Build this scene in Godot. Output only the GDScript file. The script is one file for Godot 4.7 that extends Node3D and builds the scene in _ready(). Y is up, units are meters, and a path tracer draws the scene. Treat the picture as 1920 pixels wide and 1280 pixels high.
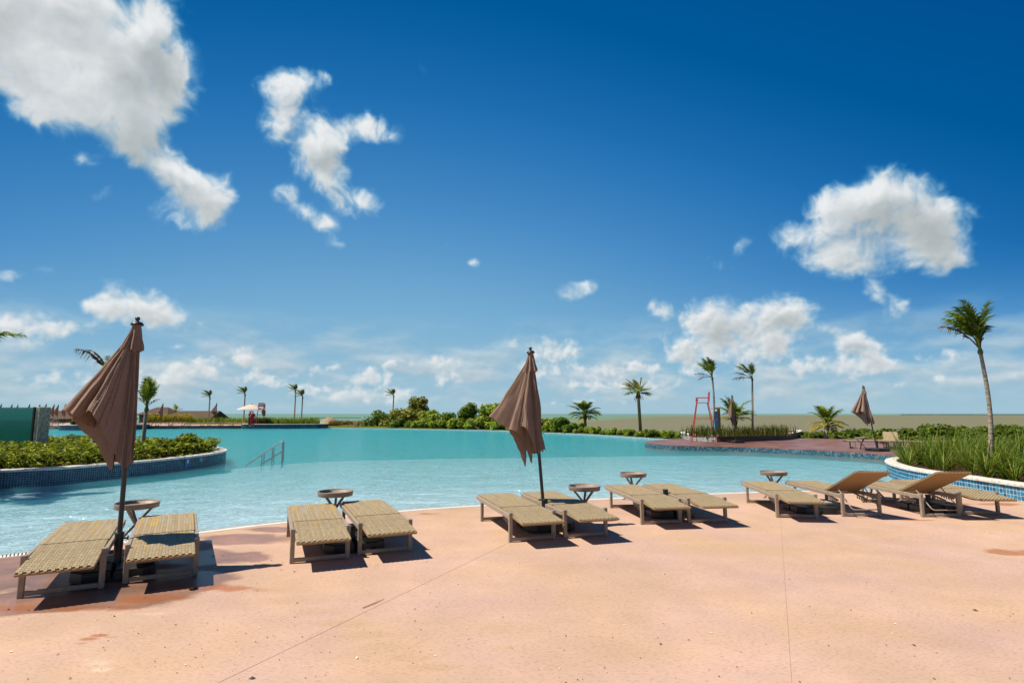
extends Node3D
# A resort pool by the sea: loungers and folded parasols on a pink concrete deck, a beach-entry pool, planters, palms, sea and a cumulus sky.

const F := 1067.0          # focal length in photo pixels (1920 x 1280)
const PITCH := 0.12678     # camera pitched up, the horizon lies at row 776
const EYE := 1.7
var SUN := Vector3(0.505, -0.857, -0.1)
var rng := RandomNumberGenerator.new()
var M := {}
var used := {}

# ---------------------------------------------------------------- positions from picture rays
func ray(px: float, py: float) -> Vector3:
	var a := (px - 960.0) / F
	var b := -(py - 640.0) / F
	var c := cos(PITCH)
	var s := sin(PITCH)
	return Vector3(a, b * c + s, -(c - b * s))
func G(px: float, py: float, y := 0.0) -> Vector3:      # where the ray meets the level y
	var d := ray(px, py)
	return Vector3(0, EYE, 0) + d * ((y - EYE) / d.y)
func D(px: float, py: float, depth: float) -> Vector3:   # the point of the ray at a known distance into the scene
	var d := ray(px, py)
	return Vector3(0, EYE, 0) + d * (depth / -d.z)

# ---------------------------------------------------------------- mesh builder
class MB:
	var v := PackedVector3Array()
	var n := PackedVector3Array()
	var c := PackedColorArray()
	var u := PackedVector2Array()
	var ix := PackedInt32Array()
	var col := Color(1, 1, 1)
	func vert(p: Vector3, nn: Vector3, uv := Vector2.ZERO) -> int:
		v.append(p); n.append(nn); c.append(col); u.append(uv)
		return v.size() - 1
	func quad(a: Vector3, b: Vector3, cc: Vector3, d: Vector3) -> void:   # counter-clockwise seen from the front
		var nn := (b - a).cross(cc - a)
		if nn.length_squared() < 1e-14:
			nn = (cc - a).cross(d - a)
		nn = nn.normalized()
		var i := v.size()
		vert(a, nn); vert(b, nn); vert(cc, nn); vert(d, nn)
		ix.append_array(PackedInt32Array([i, i + 2, i + 1, i, i + 3, i + 2]))
	func tri(a: Vector3, b: Vector3, cc: Vector3) -> void:
		var nn := (b - a).cross(cc - a).normalized()
		var i := v.size()
		vert(a, nn); vert(b, nn); vert(cc, nn)
		ix.append_array(PackedInt32Array([i, i + 2, i + 1]))
	func box(ce: Vector3, s: Vector3, bs := Basis(), bev := 0.0) -> void:
		var h := s * 0.5
		if bev <= 0.0:
			var p := []
			for k in 8:
				p.append(ce + bs * Vector3(h.x * (1 if k & 1 else -1), h.y * (1 if k & 2 else -1), h.z * (1 if k & 4 else -1)))
			quad(p[0], p[2], p[3], p[1]); quad(p[4], p[5], p[7], p[6])
			quad(p[0], p[4], p[6], p[2]); quad(p[1], p[3], p[7], p[5])
			quad(p[0], p[1], p[5], p[4]); quad(p[2], p[6], p[7], p[3])
			return
		# chamfered: three points at each corner
		var q := {}
		for k in 8:
			var sg := Vector3(1 if k & 1 else -1, 1 if k & 2 else -1, 1 if k & 4 else -1)
			for ax in 3:
				var e := h - Vector3(bev, bev, bev)
				e[ax] = h[ax]
				q[k * 3 + ax] = ce + bs * (e * sg)
		var faces := [[0, [0, 4, 6, 2]], [0, [1, 3, 7, 5]], [1, [0, 1, 5, 4]], [1, [2, 6, 7, 3]], [2, [0, 2, 3, 1]], [2, [4, 5, 7, 6]]]
		for f in faces:
			var w: Array = f[1]
			quad(q[w[0] * 3 + f[0]], q[w[1] * 3 + f[0]], q[w[2] * 3 + f[0]], q[w[3] * 3 + f[0]])
		for ax in 3:
			var a1 := (ax + 1) % 3
			var a2 := (ax + 2) % 3
			for s1 in 2:
				for s2 in 2:
					var k0 := (s1 << a1) | (s2 << a2)
					var k1 := k0 | (1 << ax)
					var mid := bs * Vector3()
					var o: Vector3 = q[k0 * 3 + a1]
					quad_out(o, q[k1 * 3 + a1], q[k1 * 3 + a2], q[k0 * 3 + a2], ce + mid)
		for k in 8:
			tri_out(q[k * 3], q[k * 3 + 1], q[k * 3 + 2], ce)
	func quad_out(a: Vector3, b: Vector3, cc: Vector3, d: Vector3, from: Vector3) -> void:
		if (b - a).cross(cc - a).dot((a + cc) * 0.5 - from) < 0.0:
			quad(a, d, cc, b)
		else:
			quad(a, b, cc, d)
	func tri_out(a: Vector3, b: Vector3, cc: Vector3, from: Vector3) -> void:
		if (b - a).cross(cc - a).dot((a + cc) * 0.5 - from) < 0.0:
			tri(a, cc, b)
		else:
			tri(a, b, cc)
	func grid(rows: Array, closed := false, flip := false) -> void:      # smooth surface over rows of points (all rows of one length)
		var R := rows.size()
		var K: int = rows[0].size()
		var i0 := v.size()
		for r in R:
			var row: PackedVector3Array = rows[r]
			var up: PackedVector3Array = rows[maxi(r - 1, 0)]
			var dn: PackedVector3Array = rows[mini(r + 1, R - 1)]
			for k in K:
				var l := (k - 1 + K) % K if closed else maxi(k - 1, 0)
				var m := (k + 1) % K if closed else mini(k + 1, K - 1)
				var nn := (row[m] - row[l]).cross(dn[k] - up[k])
				if nn.length_squared() < 1e-16:
					nn = Vector3.UP
				nn = nn.normalized()
				vert(row[k], -nn if flip else nn, Vector2(float(k) / K, float(r) / R))
		for r in R - 1:
			for k in (K if closed else K - 1):
				var a := i0 + r * K + k
				var b := i0 + r * K + (k + 1) % K
				if flip:
					ix.append_array(PackedInt32Array([a, b, b + K, a, b + K, a + K]))
				else:
					ix.append_array(PackedInt32Array([a, b + K, b, a, a + K, b + K]))
	func tube(pts: PackedVector3Array, rad: PackedFloat32Array, sides := 8, caps := true) -> void:
		var rows := []
		var side := Vector3()
		for k in pts.size():
			var t := (pts[mini(k + 1, pts.size() - 1)] - pts[maxi(k - 1, 0)]).normalized()
			if k == 0:
				side = t.cross(Vector3.UP if absf(t.y) < 0.9 else Vector3.RIGHT).normalized()
			else:
				side = (side - t * side.dot(t)).normalized()
			var w := t.cross(side)
			var row := PackedVector3Array()
			for j in sides:
				var a := TAU * j / sides
				row.append(pts[k] + (side * cos(a) + w * sin(a)) * rad[mini(k, rad.size() - 1)])
			rows.append(row)
		grid(rows, true, true)
		if caps:
			for e in [0, pts.size() - 1]:
				var row: PackedVector3Array = rows[e]
				for j in sides:
					if e == 0:
						tri(pts[e], row[(j + 1) % sides], row[j])
					else:
						tri(pts[e], row[j], row[(j + 1) % sides])
	func rod(a: Vector3, b: Vector3, r0: float, r1 := -1.0, sides := 8) -> void:
		tube(PackedVector3Array([a, b]), PackedFloat32Array([r0, r0 if r1 < 0 else r1]), sides)
	func lathe(o: Vector3, prof: Array, sides := 20) -> void:          # prof: [radius, y] from the bottom up
		var rows := []
		for p in prof:
			var row := PackedVector3Array()
			for j in sides:
				var a := TAU * j / sides
				row.append(o + Vector3(cos(a) * p[0], p[1], sin(a) * p[0]))
			rows.append(row)
		grid(rows, true, false)
	func prism(poly: PackedVector2Array, y0: float, y1: float, top := true, side := true) -> void:   # poly in x, z
		var tr := Geometry2D.triangulate_polygon(poly)
		if top:
			for t in range(0, tr.size(), 3):
				var a := poly[tr[t]]
				var b := poly[tr[t + 1]]
				var cc := poly[tr[t + 2]]
				var A := Vector3(a.x, y1, a.y)
				var B := Vector3(b.x, y1, b.y)
				var C := Vector3(cc.x, y1, cc.y)
				if (B - A).cross(C - A).y < 0:
					tri(A, C, B)
				else:
					tri(A, B, C)
		if side:
			var area := 0.0
			for k in poly.size():
				area += poly[k].cross(poly[(k + 1) % poly.size()])
			for k in poly.size():
				var a := poly[k]
				var b := poly[(k + 1) % poly.size()]
				if area > 0:
					var s := a
					a = b
					b = s
				quad(Vector3(a.x, y0, a.y), Vector3(b.x, y0, b.y), Vector3(b.x, y1, b.y), Vector3(a.x, y1, a.y))
	func mesh() -> ArrayMesh:
		var arr := []
		arr.resize(Mesh.ARRAY_MAX)
		arr[Mesh.ARRAY_VERTEX] = v
		arr[Mesh.ARRAY_NORMAL] = n
		arr[Mesh.ARRAY_COLOR] = c
		arr[Mesh.ARRAY_TEX_UV] = u
		arr[Mesh.ARRAY_INDEX] = ix
		var m := ArrayMesh.new()
		m.add_surface_from_arrays(Mesh.PRIMITIVE_TRIANGLES, arr)
		return m

# ---------------------------------------------------------------- nodes
func numbered(called: String) -> String:
	if not used.has(called):
		used[called] = 0
		return called
	used[called] += 1
	return "%s_%03d" % [called, used[called]]
func tag(o: Node, label: String, category: String, group := "", kind := "") -> Node:
	if label: o.set_meta("label", label)
	if category: o.set_meta("category", category)
	if group: o.set_meta("group", group)
	if kind: o.set_meta("kind", kind)
	return o
func thing(called: String, label: String, category: String, at := Vector3.ZERO, turn := 0.0, group := "") -> Node3D:
	var o := Node3D.new()
	o.name = numbered(called)
	add_child(o)
	o.position = at
	o.rotation.y = turn
	tag(o, label, category, group)
	return o
func part(called: String, mb: MB, mat: Material, parent: Node = self) -> MeshInstance3D:
	return put(called, mb.mesh(), mat, parent)
func put(called: String, mesh: Mesh, mat: Material, parent: Node = self) -> MeshInstance3D:
	var o := MeshInstance3D.new()
	o.mesh = mesh
	o.material_override = mat
	o.name = numbered(called) if parent == self else called
	o.cast_shadow = GeometryInstance3D.SHADOW_CASTING_SETTING_ON
	parent.add_child(o, true)
	return o
func copy(o: Node3D, at: Vector3, turn: float, label := "", group := "") -> Node3D:
	var r: Node3D = o.duplicate()
	r.name = numbered(String(o.name).rstrip("0123456789").rstrip("_"))
	add_child(r)
	r.position = at
	r.rotation.y = turn
	if label: r.set_meta("label", label)
	if group: r.set_meta("group", group)
	return r
func structure(called: String, mb: MB, mat: Material) -> MeshInstance3D:
	var o := part(called, mb, mat)
	o.set_meta("kind", "structure")
	return o

# ---------------------------------------------------------------- materials
func lin(r: float, g: float, b: float) -> Color:
	return Color(r, g, b).linear_to_srgb()
func mat(r: float, g: float, b: float, rough := 0.7, spec := 0.4, metal := 0.0) -> StandardMaterial3D:
	var m := StandardMaterial3D.new()
	m.albedo_color = lin(r, g, b)
	m.roughness = rough
	m.metallic_specular = spec
	m.metallic = metal
	m.cull_mode = BaseMaterial3D.CULL_DISABLED
	return m
func vmat(rough := 0.6, spec := 0.35, back := 0.0) -> StandardMaterial3D:
	var m := mat(1, 1, 1, rough, spec)
	m.vertex_color_use_as_albedo = true
	if back > 0.0:
		m.backlight_enabled = true
		m.backlight = Color(back, back, back * 0.5).linear_to_srgb()
	return m
func noise_tex(freq: float, size: int, ramp: Array, octaves := 4, sd := 1, kind := FastNoiseLite.TYPE_SIMPLEX_SMOOTH) -> NoiseTexture2D:
	var f := FastNoiseLite.new()
	f.noise_type = kind
	f.seed = sd
	f.frequency = freq
	f.fractal_octaves = octaves
	var t := NoiseTexture2D.new()
	t.width = size
	t.height = size
	t.seamless = true
	t.noise = f
	if ramp:
		var g := Gradient.new()
		g.offsets = PackedFloat32Array(ramp.map(func(x): return x[0]))
		g.colors = PackedColorArray(ramp.map(func(x): return x[1]))
		t.color_ramp = g
	return t
func grain(m: StandardMaterial3D, tex: Texture2D, scale: float) -> StandardMaterial3D:   # multiplies the colour by a fine grain
	m.albedo_texture = tex
	m.uv1_triplanar = true
	m.uv1_world_triplanar = true
	m.uv1_scale = Vector3.ONE * scale
	return m
func materials() -> void:
	var wood := noise_tex(0.02, 256, [[0.0, Color(0.78, 0.78, 0.78)], [0.5, Color(0.92, 0.92, 0.92)], [1.0, Color(1, 1, 1)]], 4, 3)
	M.frame = grain(mat(0.36, 0.285, 0.215, 0.5, 0.4), wood, 3.0)
	M.weave = vmat(0.6, 0.35)
	M.under = mat(0.3, 0.19, 0.095, 0.75, 0.2)
	M.black = mat(0.013, 0.014, 0.015, 0.42, 0.5)
	M.pole = mat(0.022, 0.019, 0.018, 0.4, 0.5)
	M.slab = grain(mat(0.3, 0.31, 0.31, 0.85, 0.3), wood, 4.0)
	M.cord = mat(0.03, 0.025, 0.02, 0.8)
	M.tray = grain(mat(0.3, 0.23, 0.185, 0.5, 0.45), wood, 3.0)
	M.cloth = mat(0.31, 0.212, 0.165, 0.9, 0.15)
	M.cloth.backlight_enabled = true
	M.cloth.backlight = lin(0.22, 0.12, 0.06)
	var weavet := noise_tex(0.08, 256, [[0.0, Color(0.82, 0.82, 0.82)], [1.0, Color(1, 1, 1)]], 3, 9)
	grain(M.cloth, weavet, 2.2)
	M.cream = mat(0.55, 0.46, 0.38, 0.9, 0.2)
	M.cream.backlight_enabled = true
	M.cream.backlight = lin(0.2, 0.17, 0.14)
	M.steel = mat(0.34, 0.35, 0.36, 0.25, 0.5, 0.9)
	M.coping = grain(mat(0.68, 0.655, 0.6, 0.7, 0.3), noise_tex(0.03, 256, [[0.0, Color(0.72, 0.7, 0.66)], [0.55, Color(0.95, 0.95, 0.95)], [1.0, Color(1, 1, 1)]], 5, 21), 0.9)
	M.white = mat(0.72, 0.72, 0.7, 0.5, 0.4)
	M.grout = mat(0.5, 0.56, 0.58, 0.8, 0.3)
	M.tile = vmat(0.26, 0.34)
	M.tile_dark = vmat(0.5, 0.2)
	M.soil = grain(mat(0.15, 0.1, 0.062, 0.95, 0.1), noise_tex(0.05, 256, [[0.0, Color(0.5, 0.5, 0.5)], [1.0, Color(1, 1, 1)]], 5, 22), 1.4)
	M.leaf = vmat(0.5, 0.3, 0.8)
	M.bark = grain(mat(0.4, 0.345, 0.275, 0.9, 0.2), noise_tex(0.03, 256, [[0.0, Color(0.5, 0.48, 0.45)], [0.6, Color(0.9, 0.9, 0.9)], [1.0, Color(1, 1, 1)]], 4, 23), 1.7)
	M.stem = mat(0.1, 0.075, 0.05, 0.9, 0.2)
	M.red = mat(0.42, 0.03, 0.028, 0.5, 0.4)
	M.orange = mat(0.55, 0.15, 0.03, 0.5, 0.4)
	M.blue = mat(0.1, 0.34, 0.55, 0.4, 0.4)
	M.brown = grain(mat(0.115, 0.08, 0.058, 0.85, 0.2), wood, 0.7)
	M.wall = mat(0.34, 0.25, 0.165, 0.85, 0.2)
	M.thatch = grain(mat(0.5, 0.4, 0.27, 0.95, 0.1), noise_tex(0.06, 256, [[0.0, Color(0.5, 0.48, 0.45)], [1.0, Color(1, 1, 1)]], 4, 25), 1.0)
	M.pane = mat(0.22, 0.24, 0.25, 0.12, 0.5)
	M.dark = mat(0.03, 0.025, 0.02, 0.8)
	M.glass = mat(0.0, 0.26, 0.21, 0.05, 0.5)
	M.glass.transparency = BaseMaterial3D.TRANSPARENCY_ALPHA
	M.glass.albedo_color.a = 0.4
	M.tank = mat(0.0, 0.22, 0.175, 0.25, 0.4)
	M.skin = mat(0.3, 0.17, 0.1, 0.6)
	M.maroon = mat(0.3, 0.015, 0.03, 0.8, 0.2)
	M.navy = mat(0.02, 0.022, 0.04, 0.8, 0.2)
	M.hair = mat(0.012, 0.01, 0.01, 0.6, 0.3)

# ---------------------------------------------------------------- sky
func sky_color(el: float, az: float) -> Color:
	var keys := [[0.0, 163, 196, 211], [3.0, 153, 192, 213], [9.0, 122, 175, 211], [19.0, 74, 140, 197], [29.0, 32, 110, 177], [38.0, 0, 89, 154], [50.0, 0, 78, 142], [90.0, 0, 62, 120]]
	var c := Color8(163, 196, 211)
	el += (9.0 * sin(az) + minf(40.0 * (1.0 - cos(az)), 13.0)) * smoothstep(0.0, 14.0, el)      # deeper blue away from the sun's side
	el = maxf(el, 0.0)
	for k in keys.size() - 1:
		var a: Array = keys[k]
		var b: Array = keys[k + 1]
		if el >= a[0]:
			var t := clampf((el - a[0]) / (b[0] - a[0]), 0, 1)
			c = Color(lerpf(a[1], b[1], t), lerpf(a[2], b[2], t), lerpf(a[3], b[3], t)) / 255.0
	return c
func azel(px: float, py: float) -> Vector2:
	var d := ray(px, py).normalized()
	return Vector2(rad_to_deg(atan2(d.x, -d.z)), rad_to_deg(asin(d.y)))
func paint_sky(img: Image, W: int, az0: float, az1: float, el1: float, blobs: Array, put_at: Callable) -> void:
	var ppd := W / 360.0
	var w := int(ceil((az1 - az0) * ppd))
	var h := int(ceil(el1 * ppd))
	var f := PackedFloat32Array()
	f.resize(w * h)
	for b in blobs:       # [center, axis a, axis b, weight] in degrees
		var ce: Vector2 = b[0]
		var A: Vector2 = b[1]
		var B: Vector2 = b[2]
		var det := A.x * B.y - A.y * B.x
		if absf(det) < 1e-6:
			continue
		var R := (absf(A.x) + absf(B.x)) * 2.06
		var S := (absf(A.y) + absf(B.y)) * 2.06
		for wrap: float in [-360.0, 0.0, 360.0]:
			var x0 := maxi(0, int((ce.x + wrap - R - az0) * ppd))
			var x1 := mini(w - 1, int((ce.x + wrap + R - az0) * ppd))
			var y0 := maxi(0, int((ce.y - S) * ppd))
			var y1 := mini(h - 1, int((ce.y + S) * ppd))
			for y in range(y0, y1 + 1):
				var dy := (y + 0.5) / ppd - ce.y
				for x in range(x0, x1 + 1):
					var dx := (x + 0.5) / ppd + az0 - ce.x - wrap
					var p := (dx * B.y - dy * B.x) / det
					var q := (dy * A.x - dx * A.y) / det
					var s := 1.0 - (p * p + q * q) / 4.2
					if s > 0.0:
						f[y * w + x] += s * s * s * b[3] * 1.4
	var nz := FastNoiseLite.new()
	nz.noise_type = FastNoiseLite.TYPE_SIMPLEX_SMOOTH
	nz.frequency = 0.2
	nz.fractal_octaves = 7
	nz.fractal_gain = 0.58
	nz.fractal_lacunarity = 2.1
	nz.seed = 11
	var wx := FastNoiseLite.new()
	wx.frequency = 0.16
	wx.fractal_octaves = 4
	wx.seed = 5
	var low := FastNoiseLite.new()
	low.noise_type = FastNoiseLite.TYPE_SIMPLEX_SMOOTH
	low.frequency = 0.11
	low.fractal_octaves = 6
	low.fractal_gain = 0.55
	low.seed = 31
	var out := Image.create_empty(w, h, false, Image.FORMAT_RGB8)
	for y in h:
		var el := (y + 0.5) / ppd
		var near_h := clampf((17.0 - el) / 12.0, 0, 1)
		var up := int(clampf(0.06 * el + 0.35, 0.35, 1.8) * ppd)
		var lf := int(up * 0.5)
		var flat := clampf((7.0 - el) / 7.0, 0, 1)
		for x in w:
			var az := az0 + (x + 0.5) / ppd
			var c := sky_color(el, deg_to_rad(az))
			# thin far cumulus close to the horizon
			var band := clampf((el - 0.2) / 1.5, 0, 1) * clampf((10.0 - el) / 6.0, 0, 1)
			if band > 0.0:
				var lv := low.get_noise_2d(az * 0.8, el * 2.2) * 0.5 + 0.5
				var la := smoothstep(0.3, 0.74, lv) * band * 0.85
				var lt := clampf(0.5 + 2.2 * (lv - low.get_noise_2d(az * 0.8 - 0.3, (el + 0.5) * 2.2) * 0.5 - 0.5), 0, 1)
				c = c.lerp(Color(0.665, 0.745, 0.79).lerp(Color(0.84, 0.87, 0.885), lt), la)
			var v := f[y * w + x]
			if v > 0.04:
				var wa := wx.get_noise_2d(az, el) * 1.3
				var wb := wx.get_noise_2d(az + 90.0, el) * 1.3
				var n := lerpf(nz.get_noise_2d(az + wa, el + wb), nz.get_noise_2d((az + wa * 0.4) * 2.1 + 40.0, (el + wb * 0.4) * 2.3), near_h)
				var sv := 1.7 * (1.0 - exp(-0.72 * v))
				var d := sv + n * lerpf(1.5, 0.75, clampf(v / 1.9, 0, 1)) - 0.16
				var a := smoothstep(0.18, 1.25 - 0.35 * flat, d) * clampf(v * 2.0, 0, 1)
				a = a * (0.75 + 0.25 * a)
				if a > 0.003:
					var yu := mini(h - 1, y + up)
					var xl := maxi(0, x - lf)
					var above := f[yu * w + xl]
					var n2 := lerpf(nz.get_noise_2d(az + wa - 0.5, el + wb + 0.8), nz.get_noise_2d((az + wa * 0.4) * 2.1 + 39.5, (el + wb * 0.4) * 2.3 + 0.8), near_h)
					var core := smoothstep(0.9, 3.4, above + n2 * 0.9)
					var relief := clampf(0.5 + (n - n2) * 1.1, 0, 1)
					var edge_lit := clampf((v - above) * 0.35 + 0.35, 0, 1)
					var cc := Color(0.8, 0.828, 0.845).lerp(Color(0.925, 0.937, 0.942), clampf(relief * 0.65 + edge_lit * 0.5, 0, 1))
					cc = cc.lerp(Color(0.655, 0.69, 0.7), core * clampf(0.62 + 1.1 * low.get_noise_2d(az * 0.55 + 20.0, el * 0.75) + 0.35 * n, 0.12, 0.92))
					cc = cc.lerp(c, 0.25 * flat)
					c = c.lerp(cc, a)
			out.set_pixel(x, h - 1 - y, c)
	put_at.call(img, out, w, h, ppd)
func make_sky() -> ImageTexture:
	var blobs := []
	# the clouds of the view, by the ray to each lobe: [px, py, half width, half height, slant in degrees, weight]
	var seen := [
		[20, 30, 190, 120, 25, 1.7], [150, 95, 160, 105, 35, 1.7], [225, 150, 105, 95, 20, 1.3], [70, 120, 150, 60, 25, 1.3], [300, 40, 40, 40, 0, 0.7], [270, 90, 55, 75, 0, 0.8], [290, 190, 55, 40, 0, 0.8], [60, 150, 130, 42, 25, 0.9], [225, 240, 70, 40, 35, 0.9], [290, 300, 55, 26, 35, 0.85],
		[365, 372, 66, 52, 20, 1.15], [335, 330, 48, 30, 40, 0.8], [400, 360, 32, 40, 0, 0.7], [160, 297, 24, 20, 0, 0.4], [195, 362, 26, 12, -10, 0.3], [370, 168, 18, 14, 0, 0.35], [45, 215, 34, 14, 15, 0.4],
		[540, 148, 58, 24, -5, 1.0], [535, 190, 36, 46, 0, 1.0], [570, 245, 70, 34, 15, 1.1], [690, 242, 42, 24, 10, 0.95], [632, 255, 56, 24, -10, 0.9], [600, 305, 46, 42, 20, 0.85], [640, 350, 44, 34, 30, 0.75], [684, 385, 30, 26, 20, 0.8], [612, 145, 20, 10, 20, 0.6],
		[545, 375, 32, 20, 35, 0.85], [585, 408, 44, 18, 30, 0.75], [640, 460, 30, 12, 20, 0.3], [838, 459, 14, 10, 30, 0.7], [888, 493, 12, 8, 0, 0.6], [1080, 546, 40, 17, -5, 0.95], [925, 545, 30, 4, 0, 0.25], [800, 125, 14, 12, 0, 0.2],
		[1640, 430, 135, 66, 0, 1.25], [1600, 385, 62, 44, -10, 1.0], [1690, 365, 58, 48, 10, 1.1], [1752, 430, 58, 52, 25, 1.05], [1490, 440, 52, 20, -5, 0.85], [1570, 480, 80, 26, 0, 0.9], [1770, 486, 56, 22, 0, 0.85], [1395, 465, 22, 18, 0, 0.45], [1350, 495, 26, 16, 20, 0.4], [1860, 450, 40, 10, 0, 0.3],
		[1242, 583, 28, 17, 0, 1.0], [1335, 592, 50, 34, -10, 1.15], [1420, 602, 90, 34, 0, 1.1], [1480, 583, 48, 28, 10, 1.1], [1330, 640, 82, 30, 0, 1.0], [1450, 645, 44, 20, 0, 1.05], [1275, 660, 30, 20, 0, 1.0], [1400, 672, 90, 16, 0, 0.7], [1310, 694, 54, 13, 0, 0.6],
		[1585, 635, 36, 22, 0, 1.1], [1625, 656, 48, 22, 20, 1.0], [1600, 690, 64, 22, 0, 0.75], [1640, 546, 20, 18, 0, 0.9], [1672, 574, 34, 18, 10, 0.8], [1500, 690, 54, 18, 0, 0.5], [1770, 668, 46, 12, 0, 0.75], [1780, 708, 44, 9, 0, 0.5], [1660, 722, 30, 8, 0, 0.55], [1890, 700, 36, 9, 0, 0.45],
		[250, 572, 66, 34, 10, 1.2], [205, 580, 44, 20, 0, 0.9], [300, 590, 44, 22, 20, 1.0], [165, 572, 12, 12, 0, 0.7], [375, 608, 16, 9, 30, 0.6], [25, 610, 60, 26, 0, 1.05], [120, 617, 48, 15, 0, 0.95], [60, 645, 40, 12, 0, 0.5], [10, 517, 26, 13, 0, 0.6], [85, 508, 24, 9, 10, 0.5], [68, 588, 28, 9, 0, 0.5],
		[462, 673, 46, 17, 0, 1.15], [385, 690, 22, 22, 0, 1.0], [330, 700, 44, 20, 0, 0.8], [250, 704, 60, 14, 0, 0.55], [120, 712, 80, 18, 0, 0.7], [600, 694, 34, 9, -10, 0.8], [693, 706, 44, 17, 0, 1.15], [815, 680, 42, 13, 0, 1.0], [745, 680, 26, 8, 0, 0.5], [730, 742, 90, 14, 0, 0.6], [845, 712, 40, 12, 0, 0.7], [490, 712, 46, 13, 0, 0.7], [560, 735, 80, 14, 0, 0.6], [300, 662, 18, 9, 0, 0.5], [325, 648, 14, 6, 0, 0.5],
		[1035, 655, 52, 22, 0, 0.85], [1010, 690, 44, 15, 0, 0.75], [1105, 700, 44, 15, 0, 1.1], [1195, 690, 40, 14, 0, 1.05], [1100, 725, 80, 10, 0, 0.7], [1080, 755, 90, 8, 0, 0.4], [1240, 720, 50, 9, 0, 0.5], [960, 640, 20, 20, 0, 0.5],
	]
	for s in seen:
		var ce := azel(s[0], s[1])
		var r := deg_to_rad(s[4])
		var A := azel(s[0] + s[2] * cos(r), s[1] + s[2] * sin(r)) - ce
		var B := azel(s[0] - s[3] * sin(r), s[1] + s[3] * cos(r)) - ce
		blobs.append([ce, A, B, s[5]])
	var g := RandomNumberGenerator.new()
	g.seed = 77
	for k in 46:           # the same kind of clouds all round
		var az := g.randf_range(56, 304)
		var el := 3.0 + pow(g.randf(), 1.6) * 48.0
		var size := g.randf_range(2.2, 5.5) * (0.45 + el / 40.0)
		for j in g.randi_range(3, 6):
			blobs.append([Vector2(az + g.randf_range(-1, 1) * size / cos(deg_to_rad(minf(el, 60))), el + g.randf_range(-0.35, 0.35) * size), Vector2(size * g.randf_range(0.5, 1.0), 0), Vector2(0, size * g.randf_range(0.25, 0.45)), g.randf_range(0.8, 1.2)])
	var img := Image.create_empty(1024, 512, false, Image.FORMAT_RGB8)
	img.fill(Color(0.5, 0.58, 0.6))
	paint_sky(img, 1024, 0.0, 360.0, 90.0, blobs, func(im: Image, o: Image, w: int, h: int, _p: float):
		im.blit_rect(o, Rect2i(0, 0, w, h), Vector2i(0, 256 - h)))
	img.resize(4096, 2048, Image.INTERPOLATE_BILINEAR)
	paint_sky(img, 4096, -54.0, 54.0, 44.0, blobs, func(im: Image, o: Image, w: int, h: int, p: float):
		var half := int(54.0 * p)
		im.blit_rect(o, Rect2i(half, 0, w - half, h), Vector2i(0, 1024 - h))
		im.blit_rect(o, Rect2i(0, 0, half, h), Vector2i(4096 - half, 1024 - h)))
	return ImageTexture.create_from_image(img)

func _ready() -> void:
	rng.seed = 20240
	var cam := Camera3D.new()
	cam.fov = rad_to_deg(2.0 * atan(640.0 / F))
	cam.position = Vector3(0, EYE, 0)
	cam.rotation.x = PITCH
	cam.near = 0.05
	cam.far = 60000.0
	add_child(cam)
	var we := WorldEnvironment.new()
	var env := Environment.new()
	env.background_mode = Environment.BG_SKY
	env.sky = Sky.new()
	var pano := PanoramaSkyMaterial.new()
	pano.panorama = make_sky()
	env.sky.sky_material = pano
	env.background_energy_multiplier = 0.69
	env.tonemap_mode = Environment.TONE_MAPPER_LINEAR
	env.tonemap_exposure = 1.45
	env.volumetric_fog_enabled = true
	env.volumetric_fog_density = 0.0
	env.sdfgi_enabled = true
	env.ssao_enabled = true
	env.ssil_enabled = true
	we.environment = env
	add_child(we)
	var sun := DirectionalLight3D.new()
	sun.light_energy = 1.6
	sun.light_color = Color(1.0, 0.955, 0.88)
	sun.light_angular_distance = 0.55
	sun.shadow_enabled = true
	add_child(sun)
	sun.look_at_from_position(Vector3.ZERO, SUN)
	materials()
	setting()
	pool()
	planters()
	near_things()
	far_places()
	greenery()
	litter()
	print("built")

# ---------------------------------------------------------------- curves
func spline(p: PackedVector2Array, step: float, closed := false) -> PackedVector2Array:
	var out := PackedVector2Array()
	var N := p.size()
	for k in (N if closed else N - 1):
		var a := p[(k - 1 + N) % N] if closed else p[maxi(k - 1, 0)]
		var b := p[k]
		var c := p[(k + 1) % N]
		var d := p[(k + 2) % N] if closed else p[mini(k + 2, N - 1)]
		var m := maxi(1, int(b.distance_to(c) / step))
		for j in m:
			out.append(b.cubic_interpolate(c, a, d, float(j) / m))
	if not closed:
		out.append(p[N - 1])
	return out
func resample(p: PackedVector2Array, n: int) -> PackedVector2Array:
	var total := 0.0
	for k in p.size() - 1:
		total += p[k].distance_to(p[k + 1])
	var out := PackedVector2Array()
	var k := 0
	var run := 0.0
	for j in n:
		var want := total * j / (n - 1)
		while k < p.size() - 2 and run + p[k].distance_to(p[k + 1]) < want:
			run += p[k].distance_to(p[k + 1])
			k += 1
		var seg := p[k].distance_to(p[k + 1])
		out.append(p[k].lerp(p[k + 1], clampf((want - run) / maxf(seg, 1e-6), 0, 1)))
	return out
func offset_curve(p: PackedVector2Array, by: float) -> PackedVector2Array:   # to the left of the way along it
	var out := PackedVector2Array()
	for k in p.size():
		var t := (p[mini(k + 1, p.size() - 1)] - p[maxi(k - 1, 0)]).normalized()
		out.append(p[k] + Vector2(t.y, -t.x) * by)
	return out
func flat_of(pts: Array, y: float) -> PackedVector2Array:      # picture points met at level y
	var out := PackedVector2Array()
	for q in pts:
		var g := G(q[0], q[1], y)
		out.append(Vector2(g.x, g.z))
	return out
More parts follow.
